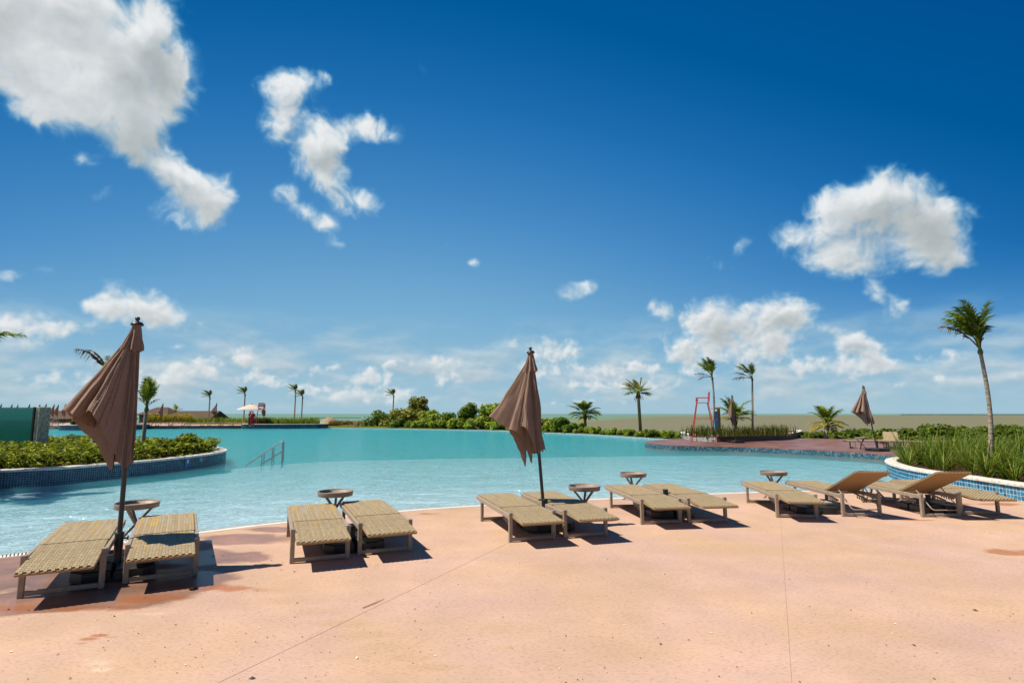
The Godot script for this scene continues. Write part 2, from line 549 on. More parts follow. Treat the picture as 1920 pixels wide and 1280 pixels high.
func tiles_on(mb: MB, way: PackedVector2Array, y0: float, y1: float, size: float, cols: Array, out_by := 0.004) -> void:
	# small square tiles along a wall whose outside lies to the left of its way
	var total := 0.0
	for k in way.size() - 1:
		total += way[k].distance_to(way[k + 1])
	var n := int(total / size)
	var p := resample(way, n + 1)
	var rows := int(round((y1 - y0) / size))
	var h := (y1 - y0) / rows
	for k in n:
		var t := (p[k + 1] - p[k])
		var L := t.length()
		t /= L
		var o := Vector2(t.y, -t.x)
		for r in rows:
			var jit := rng.randf_range(0.0, 0.002)
			var a := p[k] + o * (out_by + jit) + t * L * 0.07
			var b := p[k] + o * (out_by + jit) + t * L * 0.93
			var lo := y0 + (r + 0.07) * h
			var hi := y0 + (r + 0.93) * h
			var base: Color = cols[rng.randi() % cols.size()]
			mb.col = base * rng.randf_range(0.8, 1.2)
			mb.quad(Vector3(b.x, lo, b.y), Vector3(a.x, lo, a.y), Vector3(a.x, hi, a.y), Vector3(b.x, hi, b.y))
			var a2 := a - o * 0.006
			var b2 := b - o * 0.006
			mb.quad(Vector3(a.x, hi, a.y), Vector3(b.x, hi, b.y), Vector3(b2.x, hi, b2.y), Vector3(a2.x, hi, a2.y))
	mb.col = Color.WHITE
func mosaic(cols: Array, grout: Color, n: int, px: int, sd: int) -> ImageTexture:
	var g := RandomNumberGenerator.new()
	g.seed = sd
	var im := Image.create_empty(n * px, n * px, false, Image.FORMAT_RGB8)
	im.fill(grout)
	for j in n:
		for i in n:
			var c: Color = cols[g.randi() % cols.size()]
			var k := g.randf_range(0.9, 1.1)
			im.fill_rect(Rect2i(i * px + 1, j * px + 1, px - 2, px - 2), Color(c.r * k, c.g * k, c.b * k))
	return ImageTexture.create_from_image(im)
func floor_mat(tex: Texture2D, scale: float) -> StandardMaterial3D:
	var m := mat(1, 1, 1, 0.5, 0.3)
	m.albedo_texture = tex
	m.uv1_triplanar = true
	m.uv1_world_triplanar = true
	m.uv1_scale = Vector3.ONE * scale
	return m

var edge := PackedVector2Array()
func deck_material() -> StandardMaterial3D:
	var W := 2048
	var Hh := 1024
	var X0 := -14.0
	var Z0 := -14.0
	var sx := 36.0 / W
	var sz := 18.0 / Hh
	var a := FastNoiseLite.new()
	a.frequency = 0.22
	a.fractal_octaves = 4
	a.seed = 4
	var b := FastNoiseLite.new()
	b.frequency = 1.3
	b.fractal_octaves = 5
	b.seed = 8
	var c := FastNoiseLite.new()
	c.frequency = 0.5
	c.fractal_octaves = 3
	c.seed = 15
	# stains seen on the concrete: [px, py, radius x m, radius z m, strength, kind]  kind 0 wet red-brown, 1 rust, 2 pale scale, 3 ochre film
	var spots := [[60, 1090, 1.3, 0.55, 1.0, 0], [200, 1120, 0.9, 0.36, 1.0, 0], [330, 1085, 0.75, 0.4, 1.0, 0], [410, 1045, 0.6, 0.42, 0.9, 0], [440, 1010, 0.8, 0.34, 0.8, 0], [520, 992, 0.55, 0.22, 0.75, 0], [10, 1135, 0.6, 0.3, 0.9, 0], [0, 1060, 0.6, 0.3, 0.9, 0], [140, 1050, 1.2, 0.35, 0.8, 0],
		[390, 1098, 0.5, 0.1, 0.8, 1], [300, 1122, 0.5, 0.1, 0.7, 1], [450, 1105, 0.3, 0.08, 0.7, 1], [165, 1197, 0.07, 0.035, 0.7, 1], [188, 1190, 0.07, 0.03, 0.7, 1], [214, 1193, 0.07, 0.02, 0.7, 1], [150, 1205, 0.05, 0.02, 0.6, 1], [100, 1140, 0.7, 0.09, 0.6, 1], [800, 963, 0.28, 0.09, 0.6, 1], [1898, 1034, 0.36, 0.17, 1.0, 1], [1860, 945, 0.6, 0.16, 0.75, 1], [1720, 975, 0.28, 0.05, 0.9, 1],
		[60, 1265, 0.3, 0.1, 0.35, 2], [190, 1255, 0.08, 0.04, 0.6, 2], [120, 1240, 0.3, 0.05, 0.3, 2], [90, 1160, 0.4, 0.06, 0.5, 2], [250, 1150, 0.3, 0.05, 0.4, 2], [1085, 1060, 0.35, 0.12, 0.4, 2],
		[1380, 1030, 1.2, 0.35, 0.5, 3], [1620, 1060, 1.3, 0.3, 0.45, 3], [1830, 1090, 1.0, 0.3, 0.6, 3], [1000, 1130, 0.9, 0.25, 0.4, 3], [980, 1215, 0.25, 0.1, 0.4, 3], [860, 1000, 1.2, 0.3, 0.3, 3], [1230, 1010, 1.4, 0.2, 0.3, 3], [520, 1105, 0.3, 0.11, 0.6, 3], [560, 1125, 0.3, 0.11, 0.65, 3], [600, 1146, 0.26, 0.1, 0.7, 3], [640, 1168, 0.26, 0.1, 0.75, 3], [680, 1190, 0.24, 0.09, 0.75, 3], [720, 1211, 0.22, 0.08, 0.75, 3], [765, 1232, 0.2, 0.07, 0.7, 3], [815, 1250, 0.2, 0.06, 0.7, 3], [900, 1180, 0.9, 0.2, 0.35, 3], [1150, 1110, 1.0, 0.22, 0.35, 3], [1500, 1180, 1.0, 0.25, 0.3, 3], [1780, 1180, 0.9, 0.2, 0.3, 3]]
	var acc := []
	for k in 4:
		var f := PackedFloat32Array()
		f.resize(W * Hh)
		acc.append(f)
	for s in spots:
		var g := G(s[0], s[1])
		var f: PackedFloat32Array = acc[s[5]]
		var rx: float = s[2] * 1.3
		var rz: float = s[3] * 1.3
		for y in range(maxi(0, int((g.z - rz - Z0) / sz)), mini(Hh, int((g.z + rz - Z0) / sz) + 1)):
			for x in range(maxi(0, int((g.x - rx - X0) / sx)), mini(W, int((g.x + rx - X0) / sx) + 1)):
				var q := 1.0 - Vector2((X0 + x * sx - g.x) / rx, (Z0 + y * sz - g.z) / rz).length_squared()
				if q > 0:
					f[y * W + x] += q * s[4]
		acc[s[5]] = f
	var col := PackedByteArray()
	col.resize(W * Hh * 3)
	var rou := PackedByteArray()
	rou.resize(W * Hh)
	for y in Hh:
		var z := Z0 + y * sz
		for x in W:
			var wx := X0 + x * sx
			var na := a.get_noise_2d(wx, z)
			var nb := b.get_noise_2d(wx, z)
			var i := y * W + x
			var base := Vector3(0.47, 0.318, 0.236) * (0.985 + 0.14 * na + 0.1 * nb)
			base.z *= 1.0 - 0.16 * c.get_noise_2d(wx + 50, z)
			var r := 0.86
			var wet := smoothstep(0.24, 0.62, acc[0][i] + nb * 0.55 + na * 0.25)
			if acc[0][i] > 0.0:
				base = base.lerp(Vector3(0.215, 0.105, 0.074) * (1.0 + 0.7 * nb + 0.4 * na), wet * 0.82)
				r -= 0.5 * wet
			if acc[1][i] > 0.0:
				base = base.lerp(Vector3(0.3, 0.105, 0.035), smoothstep(0.2, 0.85, acc[1][i] + nb * 1.1) * 0.75)
			if acc[2][i] > 0.0:
				base = base.lerp(Vector3(0.56, 0.46, 0.36), smoothstep(0.25, 0.8, acc[2][i] + nb * 0.9) * 0.7)
			if acc[3][i] > 0.0:
				base = base.lerp(Vector3(0.4, 0.27, 0.165), smoothstep(0.05, 0.9, acc[3][i] + nb * 0.5 + na * 0.3) * 0.62)
			var cc := Color(base.x, base.y, base.z).linear_to_srgb()
			col[i * 3] = clampi(int(cc.r * 255), 0, 255)
			col[i * 3 + 1] = clampi(int(cc.g * 255), 0, 255)
			col[i * 3 + 2] = clampi(int(cc.b * 255), 0, 255)
			rou[i] = clampi(int((r + nb * 0.06) * 255), 0, 255)
	var m := mat(1, 1, 1, 1.0, 0.4)
	m.albedo_texture = ImageTexture.create_from_image(Image.create_from_data(W, Hh, false, Image.FORMAT_RGB8, col))
	m.roughness_texture = ImageTexture.create_from_image(Image.create_from_data(W, Hh, false, Image.FORMAT_L8, rou))
	m.uv1_triplanar = true
	m.uv1_world_triplanar = true
	m.uv1_scale = Vector3(1.0 / 36.0, 1.0 / 18.0, 1.0 / 18.0)
	m.uv1_offset = Vector3(14.0 / 36.0, 0, 14.0 / 18.0)
	m.detail_enabled = true
	m.detail_uv_layer = BaseMaterial3D.DETAIL_UV_2
	m.detail_blend_mode = BaseMaterial3D.BLEND_MODE_MUL
	m.detail_albedo = noise_tex(0.13, 1024, [[0.0, Color(0.8, 0.79, 0.78)], [0.22, Color(0.9, 0.895, 0.89)], [0.42, Color(0.97, 0.97, 0.97)], [0.8, Color(1, 1, 1)], [1.0, Color(1, 1, 1)]], 5, 44, FastNoiseLite.TYPE_VALUE_CUBIC)
	m.uv2_triplanar = true
	m.uv2_world_triplanar = true
	m.uv2_scale = Vector3(0.4, 0.5, 0.62)
	return m

func setting() -> void:
	# land under and behind everything, falling to the shore, and the sea
	var mb := MB.new()
	var rows := []
	var nz := FastNoiseLite.new()
	nz.frequency = 0.03
	for z in [60.0, 0.0, -20.0, -40.0, -60.0, -80.0, -95.0, -110.0, -125.0, -140.0]:
		var row := PackedVector3Array()
		for k in 61:
			var x := -300.0 + 10.0 * k
			var y := -0.7
			if z < -80.0:
				y = -0.7 - (-80.0 - z) * 0.11
			row.append(Vector3(x, y - (0.25 * absf(nz.get_noise_2d(x, z)) if z < -80.0 else 0.0), z))
		rows.append(row)
	mb.grid(rows, false, true)
	structure("ground", mb, grain(mat(0.1, 0.13, 0.04, 0.95, 0.1), noise_tex(0.05, 256, [[0.0, Color(0.5, 0.5, 0.5)], [1.0, Color(1, 1, 1)]], 4, 61), 0.3))
	var sea := mat(0.12, 0.225, 0.18, 0.6, 0.18)
	sea.normal_enabled = true
	var sn := noise_tex(0.02, 512, [], 5, 71)
	sn.as_normal_map = true
	sn.bump_strength = 10.0
	sea.normal_texture = sn
	sea.uv1_triplanar = true
	sea.uv1_world_triplanar = true
	sea.uv1_scale = Vector3(0.012, 0.05, 0.05)
	mb = MB.new()
	mb.quad(Vector3(-40000, -6, -90), Vector3(40000, -6, -90), Vector3(40000, -6, -40000), Vector3(-40000, -6, -40000))
	structure("sea", mb, sea)
	# silt-brown water along the shore, its outer border wavering
	var silt: StandardMaterial3D = sea.duplicate()
	silt.albedo_color = lin(0.155, 0.152, 0.092)
	mb = MB.new()
	var poly := PackedVector2Array([Vector2(900, -90), Vector2(-150, -90)])
	var border := [[-120, -160], [-60, -190], [-10, -330], [60, -520], [300, -1300], [900, -2300], [2500, -3300], [4500, -3800]]
	for k in border.size():
		poly.append(Vector2(border[k][0], border[k][1]))
	poly.append(Vector2(4500, -300))
	mb.prism(poly, -6, -5.93, true, false)
	structure("silty_water", mb, silt)
	mb = MB.new()
	poly = PackedVector2Array([Vector2(900, -92), Vector2(-260, -92), Vector2(-420, -210), Vector2(-300, -420), Vector2(-60, -700), Vector2(200, -1400), Vector2(900, -3600), Vector2(4000, -7000), Vector2(6000, -7000), Vector2(4000, -300)])
	mb.prism(poly, -6, -5.97, true, false)
	var mid: StandardMaterial3D = sea.duplicate()
	mid.albedo_color = lin(0.14, 0.195, 0.125)
	structure("shallow_sea", mb, mid)
	# lawn beyond the overflow edge
	mb = MB.new()
	mb.prism(PackedVector2Array([Vector2(-25.5, -75.6), Vector2(-18, -72.4), Vector2(-8, -66.9), Vector2(-6, -90), Vector2(-40, -96)]), -0.75, 0.02)
	structure("lawn", mb, grain(mat(0.2, 0.24, 0.04, 0.95, 0.1), noise_tex(0.08, 256, [[0.0, Color(0.5, 0.52, 0.4)], [1.0, Color(1, 1, 1)]], 4, 62), 0.6))

	# the deck: slabs with open joints
	var E := PackedVector2Array([Vector2(-16, -1.5), Vector2(-12, -3.5), Vector2(-9, -5.2), Vector2(-7.4, -6.15), Vector2(-6.09, -7.04), Vector2(-5.29, -7.71), Vector2(-4.19, -8.71), Vector2(-3.59, -9.21), Vector2(-1.79, -10.35), Vector2(-0.59, -10.87), Vector2(0.41, -11.25), Vector2(1.93, -11.74), Vector2(3.36, -12.2), Vector2(4.95, -12.6), Vector2(6.38, -12.88), Vector2(8.0, -12.95), Vector2(9.4, -12.8), Vector2(10.82, -12.34), Vector2(12.4, -11.6), Vector2(14.5, -10.4), Vector2(20, -7), Vector2(24, -4.6)])
	edge = spline(E, 0.25)
	var deck := edge.duplicate()
	deck.append(Vector2(24, 6))
	deck.append(Vector2(-16, 6))
	var slabs: Array = [deck]
	for j in [[[340, 1313], [905, 1041], 0.005], [[1462, 940], [1486, 1290], 0.0016], [[1832, 976], [1925, 1004], 0.004]]:
		var p := G(j[0][0], j[0][1])
		var q := G(j[1][0], j[1][1])
		var a := Vector2(p.x, p.z)
		var t := (Vector2(q.x, q.z) - a).normalized()
		var o := Vector2(t.y, -t.x) * float(j[2]) * 0.5
		var cut := PackedVector2Array([a - t * 60 + o, a + t * 60 + o, a + t * 60 - o, a - t * 60 - o])
		var next := []
		for s in slabs:
			next.append_array(Geometry2D.clip_polygons(s, cut))
		slabs = next
	var dm := deck_material()
	var root := Node3D.new()
	root.name = "deck"
	root.set_meta("kind", "structure")
	add_child(root)
	for s in slabs:
		if s.size() > 2:
			var b := MB.new()
			b.prism(s, -0.3, 0.0)
			part("slab", b, dm, root)
	mb = MB.new()
	mb.prism(offset_curve_poly(deck), -0.35, -0.012, true, false)
	part("sub_base", mb, mat(0.22, 0.14, 0.1, 0.95, 0.1), root)
	# white slatted overflow gutter along the edge
	var gut := MB.new()
	var total := 0.0
	for k in edge.size() - 1:
		total += edge[k].distance_to(edge[k + 1])
	var n := int(total / 0.036)
	var line := resample(edge, n)
	for k in range(1, n - 1):
		if line[k].x < -9.0 or line[k].x > 14.0:
			continue
		var t := (line[k + 1] - line[k - 1]).normalized()
		var o := Vector2(t.y, -t.x)
		var ce := line[k] + o * 0.105
		gut.box(Vector3(ce.x, -0.012, ce.y), Vector3(0.02, 0.02, 0.17), Basis(Vector3.UP, -t.angle()))
	var g := structure("overflow_gutter", gut, M.white)
	var lip := MB.new()
	for side in [[0.0, 0.022], [0.19, 0.215]]:
		var a := offset_curve(edge, side[0])
		var b := offset_curve(edge, side[1])
		var top := []
		var ra := PackedVector3Array()
		var rb := PackedVector3Array()
		var ra2 := PackedVector3Array()
		for k in edge.size():
			ra.append(Vector3(a[k].x, 0.003, a[k].y))
			rb.append(Vector3(b[k].x, 0.003, b[k].y))
			ra2.append(Vector3(b[k].x, -0.2, b[k].y))
		top = [ra, rb, ra2]
		lip.grid(top, false, true)
	part("gutter_lip", lip, M.coping, g)
	var ch := MB.new()
	var a0 := offset_curve(edge, 0.0)
	var b0 := offset_curve(edge, 0.2)
	var r0 := PackedVector3Array()
	var r1 := PackedVector3Array()
	for k in edge.size():
		r0.append(Vector3(a0[k].x, -0.1, a0[k].y))
		r1.append(Vector3(b0[k].x, -0.1, b0[k].y))
	ch.grid([r0, r1], false, true)
	part("gutter_channel", ch, mat(0.12, 0.14, 0.15, 0.5), g)
func offset_curve_poly(p: PackedVector2Array) -> PackedVector2Array:
	var r := Geometry2D.offset_polygon(p, -0.06)
	return r[0]

# ---------------------------------------------------------------- pool
func pool() -> void:
	var c1 := [Color(0.57, 0.7, 0.76), Color(0.63, 0.75, 0.79), Color(0.52, 0.67, 0.75)]
	var t1 := mosaic(c1, Color(0.8, 0.84, 0.84), 16, 16, 1)
	var N := 160
	var a := resample(offset_curve(edge, 0.21), N)
	var S := resample(spline(PackedVector2Array([Vector2(-22, -3.0), Vector2(-14, -6.6), Vector2(-11, -8.7), Vector2(-8.89, -10.18), Vector2(-7.85, -10.55), Vector2(-6.58, -11.46), Vector2(-5.41, -12.34), Vector2(-3.21, -13.48), Vector2(-0.77, -14.0), Vector2(0.52, -14.25), Vector2(5.67, -14.73), Vector2(8.5, -14.7), Vector2(11, -14.2), Vector2(16, -12), Vector2(26, -6)]), 0.3), N)
	var tp := flat_of([[300, 879], [440, 866], [560, 857], [700, 852], [900, 849], [1100, 847], [1240, 845]], -0.03)
	var T0 := PackedVector2Array([Vector2(-60, -12), Vector2(-30, -14)])
	T0.append_array(tp)
	T0.append_array(PackedVector2Array([Vector2(15, -27), Vector2(30, -22)]))
	var T := resample(spline(T0, 0.5), N)
	var strip := func(p: PackedVector2Array, q: PackedVector2Array, y0: float, y1: float, tex: Texture2D, called: String, sc: float):
		var mb := MB.new()
		var rows := []
		for j in 9:
			var f := j / 8.0
			var row := PackedVector3Array()
			for k in N:
				var v := p[k].lerp(q[k], f)
				row.append(Vector3(v.x, lerpf(y0, y1, f), v.y))
			rows.append(row)
		mb.grid(rows, false, true)
		structure(called, mb, floor_mat(tex, sc))
	strip.call(a, S, -0.05, -0.11, t1, "beach_floor", 1.15)
	# a low riser with a pale nosing where the beach ends
	var r := MB.new()
	var r0 := PackedVector3Array()
	var r1 := PackedVector3Array()
	var r2 := PackedVector3Array()
	var S2 := offset_curve(S, 0.06)
	for k in N:
		r0.append(Vector3(S[k].x, -0.108, S[k].y))
		r1.append(Vector3(S2[k].x, -0.108, S2[k].y))
		r2.append(Vector3(S2[k].x, -0.17, S2[k].y))
	r.grid([r0, r1, r2], false, true)
	structure("beach_step", r, mat(0.42, 0.6, 0.66, 0.6))
	strip.call(S2, T, -0.15, -0.27, t1, "shallow_floor", 1.0)
	var deep := MB.new()
	# overflow wall at the far side
	var inf := PackedVector2Array([Vector2(-24.3, -74), Vector2(-17.1, -71.1), Vector2(-9.5, -66.7), Vector2(-1.7, -61.7), Vector2(2.08, -56.1), Vector2(6.48, -50), Vector2(9.93, -42.1), Vector2(11.5, -38.2), Vector2(13, -34)])
	inf = spline(inf, 1.0)
	var wall := MB.new()
	var rows := []
	var o := offset_curve(inf, 0.25)
	for spec in [[inf, -0.65], [inf, -0.036], [o, -0.036], [o, -0.75]]:
		var row := PackedVector3Array()
		for q in spec[0]:
			row.append(Vector3(q.x, spec[1], q.y))
		rows.append(row)
	wall.grid(rows, false, true)
	structure("overflow_wall", wall, floor_mat(t1, 0.7))
	# water
	var poly := PackedVector2Array([Vector2(-85, -72), Vector2(-43.8, -72), Vector2(-34, -75)])
	poly.append_array(offset_curve(inf, 0.12))
	poly.append_array(PackedVector2Array([Vector2(22, -28), Vector2(30, -16)]))
	var back := offset_curve(edge, 0.19)
	back.reverse()
	poly.append_array(back)
	poly.append_array(PackedVector2Array([Vector2(-24, 1), Vector2(-85, -4)]))
	var wm := mat(0.02, 0.4, 0.46, 0.06, 0.46)
	wm.transparency = BaseMaterial3D.TRANSPARENCY_ALPHA
	wm.albedo_color.a = 0.06
	wm.normal_enabled = true
	var nt := noise_tex(0.005, 2048, [], 8, 91)
	nt.noise.fractal_gain = 0.52
	nt.noise.domain_warp_enabled = true
	nt.noise.domain_warp_amplitude = 20.0
	nt.noise.domain_warp_frequency = 0.01
	nt.as_normal_map = true
	nt.bump_strength = 44.0
	wm.normal_texture = nt
	wm.normal_scale = 1.4
	wm.uv1_triplanar = true
	wm.uv1_world_triplanar = true
	wm.uv1_scale = Vector3(0.05, 0.09, 0.09)
	var w := MB.new()
	w.prism(poly, -0.5, -0.03, true, false)
	var water := structure("pool_water", w, wm)
	# the body of the water: it scatters and swallows light along the way through it, more where it is deep
	var body := FogMaterial.new()
	body.albedo = lin(0.12, 0.885, 0.975)
	body.density = 0.32
	for bx in [[-85.0, 14.5, -40.0, -3.0], [-85.0, 11.0, -52.0, -40.01], [-85.0, 6.0, -62.0, -52.01], [-85.0, -1.5, -74.5, -62.01]]:
		var fv := FogVolume.new()
		fv.name = "water_body"
		fv.shape = RenderingServer.FOG_VOLUME_SHAPE_BOX
		fv.size = Vector3(bx[1] - bx[0], 0.61, bx[3] - bx[2])
		fv.material = body
		water.add_child(fv, true)
		fv.position = Vector3((bx[0] + bx[1]) * 0.5, -0.341, (bx[2] + bx[3]) * 0.5)
	# the bank beyond the overflow edge
	var bank := offset_curve(inf, 0.3)
	var far_side := offset_curve(inf, 7.5)
	far_side.reverse()
	bank.append_array(far_side)
	var bk := MB.new()
	bk.prism(bank, -0.72, -0.02)
	structure("bank", bk, grain(mat(0.13, 0.16, 0.045, 0.95, 0.1), noise_tex(0.05, 256, [[0.0, Color(0.5, 0.5, 0.5)], [1.0, Color(1, 1, 1)]], 4, 63), 0.5))
	deep.prism(poly, -0.7, -0.6, true, false)
	structure("deep_floor", deep, floor_mat(t1, 0.7))

# ---------------------------------------------------------------- planters
func pixel_x(p: Vector3) -> float:
	var v := p - Vector3(0, EYE, 0)
	var fw := -v.z * cos(PITCH) + v.y * sin(PITCH)
	return 960.0 + F * v.x / fw
func ring_in(p: PackedVector2Array, by: float) -> PackedVector2Array:
	var area := 0.0
	var N := p.size()
	for k in N:
		area += p[k].cross(p[(k + 1) % N])
	var sg := 1.0 if area > 0 else -1.0
	var out := PackedVector2Array()
	for k in N:
		var t := (p[(k + 1) % N] - p[(k - 1 + N) % N]).normalized()
		out.append(p[k] + Vector2(-t.y, t.x) * by * sg)
	return out
func planter(called: String, label: String, outline: PackedVector2Array, y0: float, y1: float, cope: float, front: PackedVector2Array, tile: float, cols: Array, wall_mat: Material) -> Dictionary:
	var p := spline(outline, 0.35, true)
	var t := thing(called, label, "planter")
	var body := ring_in(p, 0.04)
	var mb := MB.new()
	mb.prism(body, y0, y1 - 0.05, false, true)
	part("wall", mb, wall_mat, t)
	var way := facing(body)
	if tile > 0.0:
		mb = MB.new()
		tiles_on(mb, way, -0.08, y1 - 0.055, tile, cols, 0.004)
		part("mosaic_tiles", mb, M.tile_dark if tile > 0.1 else M.tile, t).set_meta("kind", "stuff")
	var inner := ring_in(p, cope)
	mb = MB.new()
	var rows := []
	for spec in [[body, y1 - 0.06], [p, y1 - 0.06], [p, y1 - 0.012], [ring_in(p, 0.012), y1], [ring_in(p, cope - 0.012), y1], [inner, y1 - 0.012], [inner, y1 - 0.2]]:
		var row := PackedVector3Array()
		for q in spec[0]:
			row.append(Vector3(q.x, spec[1], q.y))
		rows.append(row)
	# flat bands between the rows, so that the coping keeps crisp edges
	for r in rows.size() - 1:
		for k in p.size():
			var k2 := (k + 1) % p.size()
			mb.quad(rows[r][k], rows[r][k2], rows[r + 1][k2], rows[r + 1][k])
	part("coping", mb, M.coping, t)
	var soil := MB.new()
	var tr := Geometry2D.offset_polygon(p, -cope * 0.9)
	soil.prism(tr[0], y0, y1 - 0.07, true, false)
	part("soil", soil, M.soil, t)
	return {"node": t, "inner": tr[0], "way": way}
func facing(p: PackedVector2Array) -> PackedVector2Array:     # the longest run of an outline that the viewer can see, its outside to the left of the way
	var q := p.duplicate()
	var area := 0.0
	for k in q.size():
		area += q[k].cross(q[(k + 1) % q.size()])
	if area < 0:
		q.reverse()
	var N := q.size()
	var ok := []
	for k in N:
		var t := (q[(k + 1) % N] - q[(k - 1 + N) % N]).normalized()
		var x := pixel_x(Vector3(q[k].x, 0.3, q[k].y))
		ok.append(Vector2(t.y, -t.x).dot(-q[k]) > -0.15 * q[k].length() and q[k].y < -4.0 and x > -90 and x < 2010)
	var best := PackedVector2Array()
	for k in N:
		if ok[k] and not ok[(k - 1 + N) % N]:
			var run := PackedVector2Array()
			var j := k
			while ok[j % N] and run.size() < N:
				run.append(q[j % N])
				j += 1
			if run.size() > best.size():
				best = run
	return best
func on_wall(front: PackedVector2Array, px: float) -> Array:     # [place, outward direction] where a wall stands at a picture column
	var best := 1e9
	var r := []
	for k in range(1, front.size() - 1):
		var q := Vector3(front[k].x, 0.2, front[k].y)
		var d := absf(pixel_x(q) - px)
		if d < best:
			best = d
			var t := (front[k + 1] - front[k - 1]).normalized()
			r = [front[k], Vector2(t.y, -t.x)]
	return r
func leaf(mb: MB, at: Vector3, dir: Vector3, len: float, wid: float, bend := 0.25) -> void:    # a leaf folded along its rib
	var side := dir.cross(Vector3.UP)
	if side.length_squared() < 1e-4:
		side = Vector3.RIGHT
	side = side.normalized() * wid * 0.5
	var up := side.cross(dir).normalized() * wid * 0.18
	var mid := at + dir * len * 0.55
	var tip := at + dir * len + Vector3.DOWN * len * bend
	mb.quad(at, mid + side + up, tip, mid)
	mb.quad(at, mid, tip, mid - side + up)
func leaf_facing(mb: MB, at: Vector3, nrm: Vector3, len: float, wid: float) -> void:
	var t := nrm.cross(Vector3(rng.randfn(), rng.randfn(), rng.randfn())).normalized()
	var sd := nrm.cross(t) * wid * 0.5
	var up := nrm * wid * 0.16
	var mid := at + t * len * 0.1
	mb.quad(at - t * len * 0.5, mid + sd + up, at + t * len * 0.5, mid)
	mb.quad(at - t * len * 0.5, mid, at + t * len * 0.5, mid - sd + up)
func blade(mb: MB, at: Vector3, dir: Vector3, len: float, wid: float, droop: float, segs := 4) -> void:
	var p := at
	var d := dir
	var side := dir.cross(Vector3.UP).normalized()
	if side.length_squared() < 0.1:
		side = Vector3.RIGHT
	var w := wid * 0.6
	for k in segs:
		var q := p + d * len / segs
		var f := float(k + 1) / segs
		var w2 := wid * (1.0 - f * f) + 0.001
		mb.quad(p - side * w * 0.5, p + side * w * 0.5, q + side * w2 * 0.5, q - side * w2 * 0.5)
		p = q
		w = w2
		d = (d + Vector3.DOWN * droop / segs).normalized()
func hue(list: Array, k := 0.25) -> Color:
	var c: Color = list[rng.randi() % list.size()]
	var f := rng.randf_range(1.0 - k, 1.0 + k)
	return Color(c.r * f, c.g * f, c.b * f)
func planters() -> void:
	# left planter, standing in the pool
	var fr := [[-150, 895], [0, 881], [100, 876.5], [200, 869], [300, 860.5], [380, 852], [413, 847]]
	var o := flat_of(fr, 0.37)
	o.append_array(flat_of([[426, 843.2], [418, 839.5], [390, 837]], 0.37))
	o.append_array(PackedVector2Array([Vector2(-17, -25.5), Vector2(-24, -28), Vector2(-36, -28), Vector2(-36, -10), Vector2(-22, -9.5)]))
	var front := flat_of(fr, 0.37)
	front.append_array(flat_of([[426, 843.2], [418, 839.5]], 0.37))
	front.reverse()
	front = spline(front, 0.15)
	var cols := [Color(0.012, 0.05, 0.095), Color(0.018, 0.075, 0.125), Color(0.009, 0.038, 0.075), Color(0.022, 0.09, 0.14)]
	var pl := planter("pool_planter", "long curved planter of dark blue mosaic with leafy ground cover and glass tank", o, -0.65, 0.37, 0.34, front, 0.056, cols, mat(0.26, 0.34, 0.38, 0.8, 0.3))
	# small plaques on its tiles
	front = pl.way
	var s1 := on_wall(front, 342)
	var sg := thing("wall_plaque", "blue plaque with pale figure on the dark blue mosaic planter", "plaque", Vector3(s1[0].x, 0.17, s1[0].y) + Vector3(s1[1].x, 0, s1[1].y) * 0.026, atan2(s1[1].x, s1[1].y))
	var mb := MB.new()
	mb.box(Vector3(0, 0, -0.012), Vector3(0.24, 0.3, 0.02), Basis(), 0.004)
	part("panel", mb, mat(0.01, 0.1, 0.26, 0.35), sg)
	mb = MB.new()
	mb.lathe(Vector3(0.0, 0.075, 0.0), [[0.0, -0.028], [0.024, -0.015], [0.024, 0.015], [0.0, 0.028]], 10)
	mb.box(Vector3(0.0, 0.015, 0.0), Vector3(0.05, 0.06, 0.012), Basis(Vector3.BACK, 0.3), 0.003)
	part("figure", mb, M.white, sg)
	mb = MB.new()
	mb.box(Vector3(0.08, -0.12, 0.0), Vector3(0.05, 0.04, 0.012), Basis(), 0.003)
	part("red_mark", mb, mat(0.4, 0.05, 0.04, 0.5), sg)
	var s2 := on_wall(front, 353)
	var sg2 := thing("tile_figure", "small pale pink and white figure mark on the mosaic planter", "wall mark", Vector3(s2[0].x, 0.2, s2[0].y) + Vector3(s2[1].x, 0, s2[1].y) * 0.026, atan2(s2[1].x, s2[1].y))
	mb = MB.new()
	mb.box(Vector3(-0.03, 0.02, -0.012), Vector3(0.05, 0.09, 0.02), Basis(Vector3.BACK, 0.2), 0.004)
	part("pink_shape", mb, mat(0.5, 0.25, 0.25, 0.5), sg2)
	mb = MB.new()
	mb.box(Vector3(0.04, 0.0, -0.012), Vector3(0.06, 0.06, 0.02), Basis(Vector3.BACK, 0.7), 0.004)
	mb.box(Vector3(0.03, -0.07, -0.012), Vector3(0.03, 0.06, 0.018), Basis(Vector3.BACK, -0.3), 0.004)
	part("white_shape", mb, M.white, sg2)
	var s3 := on_wall(front, 384)
	var sg3 := thing("wall_plaque", "turquoise plaque beside a red disc on the dark mosaic planter", "plaque", Vector3(s3[0].x, 0.22, s3[0].y) + Vector3(s3[1].x, 0, s3[1].y) * 0.026, atan2(s3[1].x, s3[1].y))
	mb = MB.new()
	mb.box(Vector3(-0.05, 0, -0.012), Vector3(0.2, 0.13, 0.02), Basis(), 0.004)
	part("panel", mb, mat(0.02, 0.24, 0.36, 0.35), sg3)
	mb = MB.new()
	mb.tube(PackedVector3Array([Vector3(0.13, 0.01, -0.02), Vector3(0.13, 0.01, 0.0)]), PackedFloat32Array([0.06]), 16)
	part("disc", mb, mat(0.4, 0.05, 0.05, 0.5), sg3)
